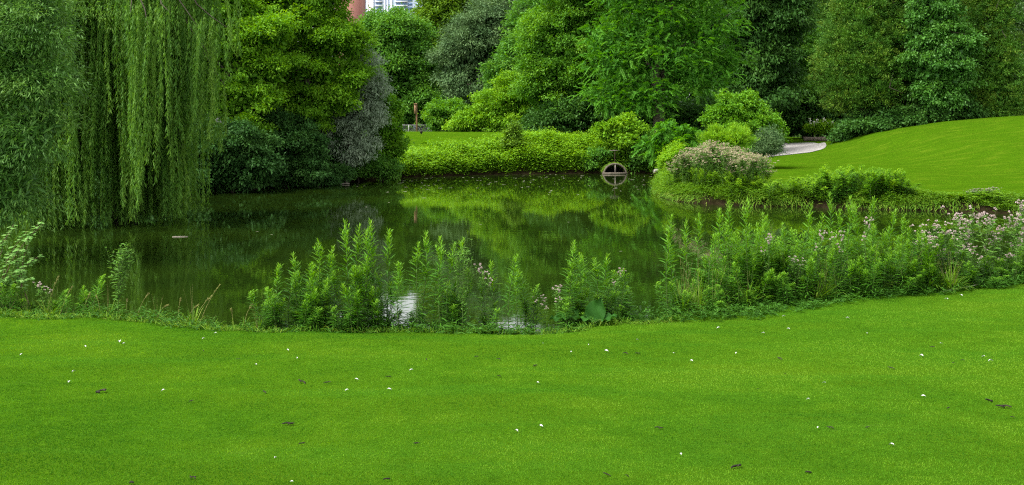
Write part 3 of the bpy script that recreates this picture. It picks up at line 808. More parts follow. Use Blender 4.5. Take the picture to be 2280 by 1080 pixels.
q1 = strip_points(1300, g, 1.35, 8.2, -.05, .95, 9.8, 13.5)
q2 = strip_points(500, g, -2.9, .25, -.04, .30)
q3 = strip_points(120, g, .45, 1.4, -.04, .30)
q4 = strip_points(420, g, -8.0, -3.1, .0, .36)
q = np.concatenate([q1, q2, q3, q4])
herb_cover('bank_undergrowth', q, np.maximum(terrain(q[:, 0], q[:, 1]), 0), 'under_leaf', 'low leafy undergrowth tangled round the feet of the near bank weeds', .04, .24, .10, .012, 13, 71)


# far bank below the tee: a thicket of one weed reading as a mass
def far_points(n, g, x0, x1, y0, y1, f, dmin=.25):
    out = []
    while sum(map(len, out)) < n:
        x = g.uniform(x0, x1, 60000); y = g.uniform(y0, y1, 60000)
        d = shore_dist(x, y); k = f(x, y, d) & (d > dmin)
        out.append(np.stack([x[k], y[k]], 1))
    return np.concatenate(out)[:n]


def tee_top(x):
    return np.interp(x, [-8, -6.2, -4.5, -2, 0, 2, 8], [45.3, 45.6, 46.4, 47.4, 48.2, 48.8, 49])


q = far_points(12500, g, -6.6, 7.6, 39.5, 49, lambda x, y, d: (y < tee_top(x)) & (d < 8), .0)
zz = terrain(q[:, 0], q[:, 1])
gq = np.random.default_rng(72)
n = len(q); per = 20
hgt = np.interp(q[:, 0], [-6.6, -5.5, -3, 0, 3, 6, 8], [.55, .75, .95, 1.15, 1.35, 1.4, 1.3]) * (.8 + .22 * np.sin(q[:, 0] * 1.9 + np.sin(q[:, 1])) * np.sin(q[:, 1] * 1.6 + q[:, 0] * .6)) * gq.uniform(.75, 1.1, n)
pxq = 1140 + q[:, 0] / q[:, 1] * F
topz = CAM_Z + (285 - np.interp(pxq, [840, 870, 950, 1000, 1060, 1130, 1180, 1250, 1320, 1400, 1450, 1560], [338, 340, 333, 329, 322, 312, 302, 297, 292, 287, 285, 290]) - gq.normal(size=n) * 7 + 8 * np.sin(pxq * .045 + q[:, 1] * 2) * np.sin(pxq * .021) - 14 * (gq.random(n) < .05)) / F * q[:, 1]
lim = topz - zz
ok = lim > .12
q, zz, hgt, lim, pxq = q[ok], zz[ok], hgt[ok], lim[ok], pxq[ok]; n = len(q)
hgt = np.minimum(hgt, lim)
hgt = np.where(q[:, 1] > tee_top(q[:, 0]) - 1.2, hgt * .6, hgt)
t = np.repeat((np.arange(per) / (per - 1))[None], n, 0).ravel() ** .7 * .9 + .1
B = np.stack([np.repeat(q[:, 0], per), np.repeat(q[:, 1], per), np.repeat(zz, per) + np.repeat(hgt, per) * t], 1) + gq.normal(size=(n * per, 3)) * np.array([.09, .09, .05])
N = len(B); az = gq.uniform(0, 2 * np.pi, N)
D = norm(np.stack([np.cos(az), np.sin(az), gq.uniform(-.3, .6, N)], 1)); S = norm(np.cross(D, np.array([0, 0, 1.]) + gq.normal(size=(N, 3)) * .35))
mb = MB(); leaves(mb, B, D, S, gq.uniform(.08, .15, N), .056, np.clip(np.repeat(gq.random(n), per) * .45 + gq.random(N) * .35 + .2 * (t > .85), 0, 1), .25)
tag(mb.build('bank_weeds', 'weed_leaf'), 'bright yellow-green weed thicket covering the far bank below the tee', 'weeds', kind='stuff')

# thin cover on the muddy right bank
q = far_points(12000, g, 4.8, 16, 23, 36, lambda x, y, d: (d < .3 + .9 * g.random(len(x)) ** 2) & (d > .06 + .16 * np.abs(np.sin(x * 2.3 + y)) * np.abs(np.sin(x * .9)) * (y < 29)), .03)
herb_cover('rough_grass', q, terrain(q[:, 0], q[:, 1]), 'long_grass_blade', 'ragged rough grass along the muddy bank below the hill', .05, .22, .15, .016, 7, 73)

q = far_points(9000, g, 4.6, 16, 22.5, 33, lambda x, y, d: (d < .34), .02)
n = len(q); B = np.stack([q[:, 0], q[:, 1], terrain(q[:, 0], q[:, 1])], 1)
e_ = .05
dq = shore_dist(q[:, 0], q[:, 1])
gxx = (shore_dist(q[:, 0] + e_, q[:, 1]) - dq) / e_; gyy = (shore_dist(q[:, 0], q[:, 1] + e_) - dq) / e_
D = norm(np.stack([-gxx * .7 + g.normal(size=n) * .35, -gyy * .7 + g.normal(size=n) * .35, g.uniform(.1, .9, n)], 1)); S = norm(np.cross(D, g.normal(size=(n, 3))))
keep = (np.sin(q[:, 0] * 1.9) + np.sin(q[:, 0] * 4.7 + 1) * .6 + g.normal(size=n) * .5) > -.35
mb = MB(); blades(mb, B[keep], D[keep], S[keep], g.uniform(.12, .30, n)[keep], .018, np.clip(g.normal(.5, .3, n), 0, 1)[keep], g.uniform(.5, 1.1, n)[keep])
tag(mb.build('overhanging_grass', 'long_grass_blade'), 'long grass hanging over the muddy edge of the bank below the hill', 'grass', kind='stuff')

# ------------------------------------------------------------------ bank plants
def goldenrod_proto(seed, stems, name='goldenrod', mat='goldenrod_leaf', n=122):
    """stems: (bend, x, y, height) of each stalk; a clump has several."""
    g = np.random.default_rng(seed)
    o = thing(name, (0, 0, 0), 'goldenrod', 'plant')
    ps = []
    for bend, ox, oy, hf in stems:
        az = g.uniform(0, 6.28); w1 = g.uniform(0, 6)
        def cur(t): return np.stack([ox * (.5 + .5 * t) + bend * t ** 2 * math.cos(az) + .012 * np.sin(t * 7 + w1), oy * (.5 + .5 * t) + bend * t ** 2 * math.sin(az) + .012 * np.cos(t * 6 + w1), t * hf], -1)
        t = np.linspace(0, 1, 9)
        s = MB(); tube(s, cur(t), .005 * (1.1 - .75 * t), 5)
        ps.append(s.build('stem', 'stem', o))
        m = MB()
        tt = np.concatenate([np.linspace(.05, .80, int(n * .69)), np.linspace(.80, 1.0, n - int(n * .69))]) + g.normal(size=n) * .006
        tt = np.clip(tt, .04, 1)
        ph = np.arange(n) * 2.399 + g.normal(size=n) * .3
        el = np.interp(tt, [0, .3, .7, .9, 1], [.2, .4, .6, .85, 1.7]) + g.normal(size=n) * .18
        D = norm(np.stack([np.cos(ph), np.sin(ph), el], 1)); S = norm(np.stack([-np.sin(ph), np.cos(ph), g.normal(size=n) * .3], 1))
        L = np.interp(tt, [0, .12, .35, .7, .88, 1], [.09, .135, .165, .145, .09, .05]) * g.uniform(.75, 1.2, n)
        W = np.interp(tt, [0, .3, .75, 1], [.011, .0145, .0135, .009])
        blades(m, cur(tt), D, S, L, W, np.clip(np.interp(tt, [0, .6, .85, 1], [.15, .34, .58, .86]) + g.normal(size=n) * .12, 0, 1), np.interp(tt, [0, .4, .8, 1], [.5, .28, .12, .0]))
        for k in range(int(g.integers(4, 9))):          # short side shoots near the top
            t0 = g.uniform(.55, .92); p0 = cur(np.array([t0]))[0]; a2 = g.uniform(0, 6.28); ls = g.uniform(.05, .12)
            q = p0 + np.linspace(0, 1, 10)[:, None] * np.array([math.cos(a2) * .5, math.sin(a2) * .5, 1.]) * ls
            ph2 = np.arange(10) * 2.4
            D = norm(np.stack([np.cos(ph2), np.sin(ph2), np.full(10, 1.1)], 1)); S = norm(np.stack([-np.sin(ph2), np.cos(ph2), np.zeros(10)], 1))
            blades(m, q, D, S, .055, .013, .75, .15)
        ps.append(m.build('foliage', mat, o))
    PARTS[o.name] = ps
    return o


def heads(mb, pts, r, g):
    """Fluffy flower heads: tufts of thin florets."""
    for p in pts:
        n = 22
        u = unit(n, g); u[:, 2] = np.abs(u[:, 2]) * 1.1 - .15; u = norm(u)
        S = norm(np.cross(u, unit(n, g)))
        leaves(mb, np.repeat(p[None], n, 0), u, S, r * g.uniform(.7, 1.2, n), r * .55, g.random(n), 0, .7)


def thistle_proto(seed, nb, spread, pink=True, leafy=1.0, lw=.022, mat='pink_flower', hr=.021):
    g = np.random.default_rng(seed)
    o = thing('thistle', (0, 0, 0), 'thistle', 'plant')
    s = MB(); m = MB(); fl = MB()
    t = np.linspace(0, 1, 8)[:, None]
    bend = g.normal(size=2) * .05
    main = np.concatenate([bend[None] * t * t, t * .97], 1)
    tube(s, main, .006 * (1.1 - .8 * t[:, 0]), 5)
    tips = [main[-1]]
    lines = [(main, int(40 * leafy))]
    for k in range(nb):
        t0 = g.uniform(.32, .85); i = int(t0 * 7); p0 = main[i]
        a = g.uniform(0, 6.28); le = g.uniform(.5, 1) * (1.04 - t0) * 1.05
        tt = np.linspace(0, 1, 6)[:, None]
        p = p0 + tt * np.array([math.cos(a), math.sin(a), 0]) * le * spread + np.concatenate([np.zeros((6, 2)), (tt ** 1.25) * le], 1)
        tube(s, p, .0035 * (1.1 - .7 * tt[:, 0]), 4); tips.append(p[-1]); lines.append((p, int(16 * leafy)))
        for e in range(2):
            b2 = g.uniform(0, 6.28); q = p[3] + tt * np.array([math.cos(b2) * .35, math.sin(b2) * .35, 1]) * le * .35
            tube(s, q, .0025, 4); tips.append(q[-1])
    for p, n in lines:
        u = g.random(n) * (len(p) - 1.01); i = u.astype(int); B = p[i] + (p[i + 1] - p[i]) * (u - i)[:, None]
        ph = g.uniform(0, 6.28, n)
        D = norm(np.stack([np.cos(ph), np.sin(ph), g.uniform(.2, .9, n)], 1)); S = norm(np.stack([-np.sin(ph), np.cos(ph), g.normal(size=n) * .4], 1))
        blades(m, B, D, S, g.uniform(.05, .12, n), lw, np.clip(g.normal(.5, .2, n), 0, 1), .35)
    tips = np.array(tips)
    if pink:
        allh = np.concatenate([tips, tips[::2] + g.normal(size=tips[::2].shape) * .022]) if mat == 'pink_flower' else np.concatenate([tips, tips + g.normal(size=tips.shape) * .03])
        heads(fl, allh, hr, g)
    else:
        heads(fl, tips, .014, g)
    ps = [s.build('stem', 'stem', o), m.build('foliage', 'thistle_leaf', o)]
    ps.append(fl.build('blossoms', mat if pink else 'thistle_leaf', o))
    PARTS[o.name] = ps
    return o


GR = [goldenrod_proto(200 + k, [(b, 0, 0, 1)]) for k, b in enumerate((.03, .08, .05, .12, .02, .07, .10, .04))]
gc = np.random.default_rng(220)
GC = [goldenrod_proto(230 + k, [(gc.uniform(.02, .14), gc.normal() * .09, gc.normal() * .09, h_) for h_ in (1, gc.uniform(.75, .95), gc.uniform(.6, .85), gc.uniform(.5, .75))], 'goldenrod_clump') for k in range(7)]
TH = [thistle_proto(300 + k, nb, sp) for k, (nb, sp) in enumerate(((7, .5), (5, .4), (8, .55), (4, .35)))]
GY = [goldenrod_proto(250 + k, [(gc.uniform(.02, .10), gc.normal() * .16, gc.normal() * .16, h_) for h_ in (1, gc.uniform(.8, 1.0), gc.uniform(.6, .9))], 'goldenrod_clump', 'weed_leaf', 80) for k in range(5)]
TF = [thistle_proto(320 + k, nb, sp, mat='faded_flower', hr=.022, leafy=2.0, lw=.014) for k, (nb, sp) in enumerate(((12, .5), (10, .6), (14, .45)))]
protos = GR + GC + GY + TH + TF
used = set()


def ordn(n):
    return {1: 'first', 2: 'second', 3: 'third', 4: 'fourth', 5: 'fifth', 6: 'sixth', 7: 'seventh', 8: 'eighth', 9: 'ninth', 10: 'tenth', 11: 'eleventh', 12: 'twelfth', 13: 'thirteenth', 14: 'fourteenth',
            15: 'fifteenth', 16: 'sixteenth', 17: 'seventeenth', 18: 'eighteenth', 19: 'nineteenth', 20: 'twentieth', 21: 'twenty-first', 22: 'twenty-second', 23: 'twenty-third', 24: 'twenty-fourth', 25: 'twenty-fifth',
            26: 'twenty-sixth', 27: 'twenty-seventh', 28: 'twenty-eighth', 29: 'twenty-ninth', 30: 'thirtieth', 31: 'thirty-first', 32: 'thirty-second', 33: 'thirty-third', 34: 'thirty-fourth', 35: 'thirty-fifth', 36: 'thirty-sixth'}[n]


def put(pr, x, y, h, wd, label, group, tilt=.06):
    """First use moves the prototype itself, later ones copy it with its parts."""
    z = max(gz(x, y), .0) - .01
    a = rng.uniform(0, 6.28); tl = (rng.normal() * tilt, rng.normal() * tilt)
    if pr.name not in used:
        used.add(pr.name)
        o = pr
        o.location = (x, y, z); o.rotation_euler = (tl[0], tl[1], a); o.scale = (wd, wd, h); o['label'] = label; o['group'] = group
        return o
    return copy_tree(pr, (x, y, z), a, (wd, wd, h), label, group, tl)


def spires(tips, depth, cluster, desc):
    """Goldenrod whose tips stand out, given by their tip in the photograph."""
    tips = sorted(tips)
    for k, (px, py) in enumerate(tips):
        Y = depth(px, k)
        x = (px - 1140) / F * Y
        h = CAM_Z + (285 - py) / F * Y - max(gz(x, Y), 0) + .01
        put(GR[(k * 3 + int(px)) % 8], x, Y, h, min(1.05, .72 + .33 * h), f'tall goldenrod spire, {ordn(k + 1)} from the left in the {desc}', cluster, .02)


def edgeY(px):
    py = np.interp(px, [0, 250, 400, 520, 700, 1000, 1200, 1330, 1480, 1640, 1900, 2100, 2280], [690, 702, 718, 728, 733, 731, 728, 716, 708, 690, 668, 655, 645])
    return (CAM_Z - .15) / ((py - 285) / F)


LEFT = [(615, 590), (640, 605), (660, 567), (690, 590), (712, 535), (731, 550), (775, 495), (797, 505), (815, 517), (835, 495), (862, 515), (887, 582), (745, 570)]
MIDL = [(925, 545), (943, 520), (965, 555), (980, 527), (1007, 532), (1045, 600), (1075, 620), (1105, 585), (1131, 567), (1150, 612), (1173, 600), (993, 545)]
MIDR = [(1265, 540), (1295, 565), (1312, 568), (1332, 575), (1350, 568), (1368, 605), (1386, 600), (1400, 640)]
RIGHT = [(1485, 483), (1502, 530), (1530, 492), (1555, 480), (1592, 468), (1628, 450), (1660, 447), (1700, 478), (1718, 482), (1750, 500), (1790, 455), (1822, 478), (1845, 435), (1868, 470), (1890, 440), (1915, 455), (1942, 442),
         (1975, 467), (2010, 482), (2040, 500), (1610, 500), (1575, 520), (1680, 510), (1950, 500)]
spires(LEFT, lambda px, k: edgeY(px) + .18 + .1 * (k % 3), 'goldenrod in the left bank clump', 'bank clump left of the bright glare')
spires(MIDL, lambda px, k: edgeY(px) + .16 + .09 * (k % 3), 'goldenrod in the middle bank clump', 'bank clump around the bright glare')
spires(MIDR, lambda px, k: edgeY(px) + .2 + .12 * (k % 3), 'goldenrod in the burdock clump', 'small bank clump above the burdock')
spires(RIGHT, lambda px, k: edgeY(px) + .35 + .25 * (k % 4), 'goldenrod in the right bank thicket', 'broad thicket right of the burdock')


def fillers(n, px0, px1, dy, pylo, pyhi, cluster, label, seed):
    g = np.random.default_rng(seed)
    for k in range(n):
        px = g.uniform(px0, px1); Y = edgeY(px) + g.uniform(*dy); x = (px - 1140) / F * Y
        py = g.uniform(pylo(px), pyhi(px))
        h = max(.18, CAM_Z + (285 - py) / F * Y - max(gz(x, Y), 0))
        put(GC[int(g.integers(7))], x, Y, h, max(.7, min(1.0, .6 + .45 * h)), label, cluster, .07)


def lo(a): return lambda px: a


fillers(23, 595, 860, (.08, .5), lambda p: np.interp(p, [595, 700, 890], [650, 570, 560]), lo(690), 'goldenrod in the left bank clump', 'shorter goldenrod clump filling the bank clump left of the bright glare', 81)
fillers(6, 910, 1180, (.08, .4), lo(615), lo(700), 'goldenrod in the middle bank clump', 'shorter goldenrod clump filling the bank clump around the bright glare', 82)
fillers(13, 1250, 1420, (.1, .45), lo(600), lo(690), 'goldenrod in the burdock clump', 'shorter goldenrod clump filling the small bank clump above the burdock', 83)
fillers(100, 1475, 2110, (.03, 1.25), lambda p: np.interp(p, [1475, 1600, 2090], [535, 490, 505]), lambda p: np.interp(p, [1475, 2090], [660, 620]), 'goldenrod in the right bank thicket', 'shorter goldenrod clump filling the broad thicket right of the burdock', 84)
# right end: shorter dark green stems below the pink thistles
fillers(30, 2080, 2330, (.05, .9), lo(530), lo(630), 'goldenrod below the pink thistles', 'short goldenrod clump among the pink thistles at the right edge', 85)
fillers(7, -30, 200, (.1, .45), lo(600), lo(680), 'goldenrod by the left shrub', 'short goldenrod clump near the round-leaved shrub at lower left', 86)

def tuft_proto(seed):
    g = np.random.default_rng(seed)
    o = thing('grass_tuft', (0, 0, 0), 'grass', 'grass tuft')
    m = MB(); n = 46; az = g.uniform(0, 6.28, n); sp = g.uniform(.2, 1.0, n)
    B = np.stack([np.cos(az) * .03, np.sin(az) * .03, np.zeros(n)], 1)
    D = norm(np.stack([np.cos(az) * sp, np.sin(az) * sp, np.ones(n) * 1.3], 1)); S = norm(np.stack([-np.sin(az), np.cos(az), np.zeros(n)], 1))
    blades(m, B, D, S, g.uniform(.6, 1.15, n), .016, np.clip(g.normal(.45, .25, n), 0, 1), g.uniform(.25, .75, n))
    a = m.build('blades', 'long_grass_blade', o)
    m = MB()
    for k in range(4):
        t = np.linspace(0, 1, 6)[:, None]; e = np.array([g.normal() * .2, g.normal() * .2, g.uniform(.9, 1.15)])
        tube(m, e * t + np.array([0, 0, .05]) * np.sin(t * 3.1), .0035 * (1.2 - t[:, 0]), 4)
    b = m.build('stalk', 'dry_grass', o)
    PARTS[o.name] = [a, b]
    return o


TT = [tuft_proto(400 + k) for k in range(3)]
g = np.random.default_rng(401)
for k, px in enumerate(sorted(g.uniform(1490, 2180, 26))):
    Y = edgeY(px) + g.uniform(.05, .7)
    put(TT[k % 3], (px - 1140) / F * Y, Y, g.uniform(.4, .72), .6, f'arching grass tuft, {ordn(k + 1)} from the left in the foot of the broad thicket', 'grass tufts in the broad thicket', .08)
for k, px in enumerate((15, 60, 110, 150, 205, 240, 310, 350, 430, 470, 575, 610)):
    Y = edgeY(px) + .12 + .1 * (k % 2)
    put(TT[k % 3], (px - 1140) / F * Y, Y, .2 + .14 * ((k * 7) % 3), .42, f'ragged grass tuft, {ordn(k + 1)} from the left along the left bank', 'grass tufts on the left bank', .08)
# pink thistles of the near bank
g = np.random.default_rng(90)
PINK = [(2070, 485), (2085, 500), (2060, 520), (2120, 480), (2140, 470), (2155, 505), (2165, 540), (2175, 455), (2195, 470), (2210, 520), (2225, 480), (2245, 455), (2262, 470), (2280, 440), (2270, 520), (2300, 470), (2130, 545), (2100, 560), (2190, 580),
        (2240, 560), (2090, 600), (2320, 500)]
for k, (px, py) in enumerate(sorted(PINK)):
    Y = edgeY(px) + g.uniform(.2, .8); x = (px - 1140) / F * Y
    h = CAM_Z + (285 - py) / F * Y - max(gz(x, Y), 0)
    put(TH[k % 4], x, Y, h, .85, f'pink-headed thistle, {ordn(k + 1)} from the left in the mass at the right edge', 'pink thistles at the right edge', .06)
for k, (px, py, lab) in enumerate([(1080, 580, 'single thistle with a pink cluster beside the bright glare'), (1375, 592, 'thistle with pale pink heads at the top right of the burdock clump'), (1215, 655, 'short thistle with small pink heads left of the burdock'),
                                   (1825, 508, 'thistle with one large pale head in the middle of the right thicket'), (1770, 565, 'thistle with a dark pink head low in the right thicket'), (1925, 478, 'thistle with pale heads among the tallest spires of the right thicket'),
                                   (1875, 510, 'thistle with small pink heads just right of the one large pale head'), (1240, 630, 'thin thistle with tiny pink heads at the left of the burdock clump'), (97, 622, 'thistle with a faded pink head left of the tall spiny thistle'), (1715, 515, 'thistle with brownish heads left of the middle of the right thicket')]):
    Y = edgeY(px) + .25; x = (px - 1140) / F * Y
    h = CAM_Z + (285 - py) / F * Y - max(gz(x, Y), 0)
    put(TH[(1, 3)[k % 2]], x, Y, h, .6, lab, 'thistles among the bank goldenrod', .03)

# tall spiny grey green thistle by itself at left
sp = thistle_proto(341, 16, .34, pink=False, leafy=1.7, lw=.014)
Y = edgeY(262) + .1; x = (262 - 1140) / F * Y
put(sp, x, Y, CAM_Z + (285 - 535) / F * Y - gz(x, Y), .85, 'tall branching grey-green spiny thistle standing alone against the water at left', 'thistles among the bank goldenrod', .01)
sp2 = thistle_proto(342, 10, .30, pink=False, leafy=1.2, lw=.013)
Y = edgeY(1030) + .12; x = (1030 - 1140) / F * Y
put(sp2, x, Y, CAM_Z + (285 - 523) / F * Y - gz(x, Y), .7, 'tall thistle with green curled buds above the bright glare', 'thistles among the bank goldenrod', .01)


# peninsula plants, same species farther off
def far_plants(n, protos_, px0, px1, top, dmin, dmax, ymax, seed, label, group, wd, y0=25):
    g = np.random.default_rng(seed); c = 0
    while c < n:
        px = g.uniform(px0, px1); Y = g.uniform(y0, ymax); x = (px - 1140) / F * Y
        d = shore_dist([x], [Y])[0]
        if not dmin < d < dmax:
            continue
        z = gz(x, Y)
        h = (CAM_Z + (285 - top(px) - abs(g.normal()) * (16 if protos_ is TF else 10)) / F * Y - z) * g.uniform(.82, 1.0)
        if h < .15:
            continue
        c += 1
        put(protos_[int(g.integers(len(protos_)))], x, Y, h, wd * g.uniform(.9, 1.3), label, group, .05)


far_plants(84, TF, 1500, 1720, lambda p: np.interp(p, [1490, 1530, 1580, 1640, 1700, 1730], [360, 325, 308, 318, 335, 360]), .35, 3.2, 30.8, 91, 'faded pink thistle in the dense mound on the point right of the culvert', 'pink thistle mound on the point', 1.25)
far_plants(38, GY, 1474, 1710, lambda p: np.interp(p, [1476, 1500, 1600, 1700], [352, 362, 372, 385]), .12, 1.5, 29.8, 92, 'bright goldenrod clump skirting the pink thistle mound on the point', 'goldenrod on the point', 1.3)
far_plants(34, GC + GY, 1822, 2028, lambda p: np.interp(p, [1820, 1840, 1900, 2000, 2030], [395, 368, 358, 370, 412]), .15, 1.7, 27.2, 93, 'dark green goldenrod clump on the bank below the hill', 'goldenrod clump below the hill', 1.4, 24.5)
far_plants(26, GY, 1690, 1840, lambda p: np.interp(p, [1690, 1760, 1840], [385, 395, 380]), .15, 1.5, 28, 94, 'light green goldenrod clump between the pink mound and the clump below the hill', 'goldenrod between mound and clump', 1.2, 25)
far_plants(8, TH[:2], 2150, 2230, lambda p: 412, .2, 1.2, 26, 95, 'small thistle in the tuft at the right end of the muddy bank', 'thistles at the end of the muddy bank', .8, 23.5)
far_plants(10, GY, 2150, 2240, lambda p: 422, .2, 1.4, 26, 96, 'short goldenrod clump in the tuft at the right end of the muddy bank', 'goldenrod at the end of the muddy bank', 1.1, 23.5)
for p in protos:                                  # a prototype nobody used would lie at the origin
    if p.name not in used:
        for c_ in PARTS[p.name]: bpy.data.objects.remove(c_)
        bpy.data.objects.remove(p)

# bushes on the point and by the culvert
PG = 'bushes along the far shore'
make_tree('elder_bush', 'rounded light green bush left of the path, tallest on the point', 'shrub', 37, 1650,
          [(1640, 240, 40, 22), (1612, 268, 36, 24), (1680, 268, 42, 28), (1650, 300, 66, 34), (1705, 305, 34, 30), (1596, 256, 18, 14), (1662, 226, 16, 12), (1630, 224, 16, 10), (1640, 330, 70, 24), (1612, 222, 9, 14), (1692, 242, 11, 14), (1576, 268, 9, 12), (1728, 288, 9, 13), (1664, 212, 7, 10)], 'bright_leaf', 34000, .12, .055, .17, .08, 101, PG, .04, ntarget=12, fill=1.5, loose=.5)
make_tree('grey_bush', 'greyish feathery bush leaning against the right side of the rounded light green bush', 'shrub', 36, 1705,
          [(1715, 308, 24, 22), (1702, 326, 36, 18), (1730, 322, 15, 18), (1690, 338, 40, 14)], 'grey_willow_leaf', 11000, .12, .022, .16, .09, 102, PG, .03, ntarget=5, loose=.6, out=.4, droop=-.4)
make_tree('fern_bush', 'pale yellow-green feathery bush in front of the rounded light green bush', 'shrub', 34, 1620,
          [(1600, 305, 26, 16), (1640, 302, 22, 18), (1622, 322, 44, 20), (1580, 318, 24, 16)], 'weed_leaf', 11000, .16, .022, .2, .08, 103, PG, .03, ntarget=5, droop=-.6)
make_tree('sumac_bush', 'sumac with layered frond-like leaves right of the culvert', 'shrub', 42.5, 1500,
          [(1490, 310, 46, 26), (1470, 340, 36, 26), (1525, 320, 36, 30), (1500, 350, 44, 22), (1480, 288, 18, 12), (1540, 350, 30, 24)], 'walnut_leaf', 15000, .17, .055, .34, .2, 104, PG, .04, ntarget=6, mode='pinnate', nc=6)
make_tree('sapling', 'light green sapling standing above the weeds over the culvert', 'shrub', 44.8, 1395,
          [(1390, 285, 32, 20), (1350, 295, 26, 14), (1420, 300, 30, 18), (1400, 315, 40, 20), (1395, 265, 14, 9), (1340, 285, 14, 7)], 'weed_leaf', 11000, .15, .08, .18, .09, 105, PG, .03, ntarget=12, loose=.55)
make_tree('sapling', 'small upright yellow-tinged sapling rising out of the far bank weeds', 'shrub', 44.5, 1143,
          [(1143, 298, 14, 14), (1143, 280, 9, 8), (1142, 318, 18, 16)], 'far_yellow_leaf', 3600, .13, .07, .14, .08, 106, PG, .02, ntarget=4)
make_tree('vine_bush', 'tangled leafy vine hanging beside the culvert arch', 'shrub', 44.9, 1430,
          [(1410, 335, 24, 34), (1435, 350, 32, 28), (1330, 355, 24, 22), (1445, 315, 22, 18), (1310, 365, 24, 14)], 'far_leaf', 13000, .13, .085, .24, .1, 107, PG, .03, ntarget=6)


# left round-leaved shrub: stems with tiers of rounded leaves
def tier_shrub():
    g = np.random.default_rng(111)
    o = thing('hazel_shrub', (-6.1, 10.75, gz(-6.1, 10.75)), 'young shrub with tiers of round pale leaves at the lower left edge', 'shrub')
    s = MB(); m = MB()
    for k, (px, py, Y) in enumerate([(95, 500, 10.7), (60, 515, 10.8), (20, 520, 10.9), (95, 565, 10.7), (30, 500, 11.0), (-30, 480, 11.2), (50, 600, 10.6), (90, 490, 10.8), (5, 560, 10.6), (45, 555, 10.9), (70, 620, 10.6), (-20, 600, 10.7)]):
        e = P(px, py, Y); b = np.array([-6.1 + g.normal() * .12, 10.75 + g.normal() * .12, gz(-6.1, 10.75)])
        t = np.linspace(0, 1, 9)[:, None]; p = b * (1 - t) + e * t; p[:, 2] += np.sin(t[:, 0] * np.pi) * .10; p[:, 0] -= np.sin(t[:, 0] * np.pi) * .10
        tube(s, p, .008 * (1.1 - .8 * t[:, 0]), 5)
        n = 64; u = g.uniform(2.0, 7.99, n); i = u.astype(int); B = p[i] + (p[i + 1] - p[i]) * (u - i)[:, None]
        ph = g.uniform(0, 6.28, n); D = norm(np.stack([np.cos(ph), np.sin(ph), g.uniform(-.1, .35, n)], 1)); S = norm(np.cross(D, np.array([0, 0, 1.]) + g.normal(size=(n, 3)) * .2))
        B = B + D * .015
        blades(m, B, D, S, g.uniform(.045, .07, n), .046, np.clip(g.normal(.55, .22, n), 0, 1), .3)
    m.build('foliage', 'vine_leaf', o); s.build('stem', 'brown_stem', o)


tier_shrub()


# burdock: big heart-shaped leaves with wavy margins
def burdock():
    g = np.random.default_rng(112)
    cy = edgeY(1318) - .02; cx = (1318 - 1140) / F * cy
    o = thing('burdock', (cx, cy, gz(cx, cy)), 'burdock with one big upright heart-shaped leaf and flat leaves at the lawn edge', 'plant')
    specs = [((1328, 688), .0, .27, .20, .25, 1.2), ((1262, 703), -.15, .24, .16, 2.9, .15), ((1300, 708), -.22, .20, .15, 2.2, .2), ((1356, 706), -.1, .17, .13, .3, .35), ((1240, 708), -.1, .17, .12, 3.3, .1), ((1285, 695), .1, .18, .13, 2.5, .5)]
    for (px, py), dy, L, W, az, el in specs:
        Y = cy + dy * .3 + .02; c = P(px, py, Y)
        D = np.array([math.cos(az) * math.cos(el), -.35 * math.cos(el), math.sin(el)]); D /= np.linalg.norm(D)
        N = norm(np.array([0, -.8 if el > .8 else -.25, .4 if el > .8 else 1.])); S = norm(np.cross(D, N)); N = np.cross(S, D)
        nu, nv = 11, 9
        vs = []
        for a in range(nu):
            u = a / (nu - 1); wv = W * (math.sin(math.pi * min(1, u * .93 + .12)) ** .7) * (1 - .25 * u)
            for b in range(nv):
                q = b / (nv - 1) * 2 - 1
                vs.append(c + D * L * (u - .5) + S * wv * q * .62 + N * (.05 * L * abs(q) ** 1.2 + .022 * math.sin(u * 13 + q * 4) * abs(q) - .10 * L * u * u))
        i = np.arange(nu - 1)[:, None] * nv; j = np.arange(nv - 1)[None]
        m = MB(); m.add(vs, np.stack([i + j, i + j + 1, i + nv + j + 1, i + nv + j], -1).reshape(-1, 4), g.uniform(.2, .9))
        m.build('leaf', 'burdock_leaf', o, smooth=True)
        s = MB(); b0 = np.array([cx, cy, gz(cx, cy)])
        t = np.linspace(0, 1, 5)[:, None]; e = c - D * L * .45
        p = b0 * (1 - t) + e * t; p[:, 2] += np.sin(t[:, 0] * np.pi) * .02
        tube(s, p, .006, 5); s.build('stalk', 'stem', o)


burdock()

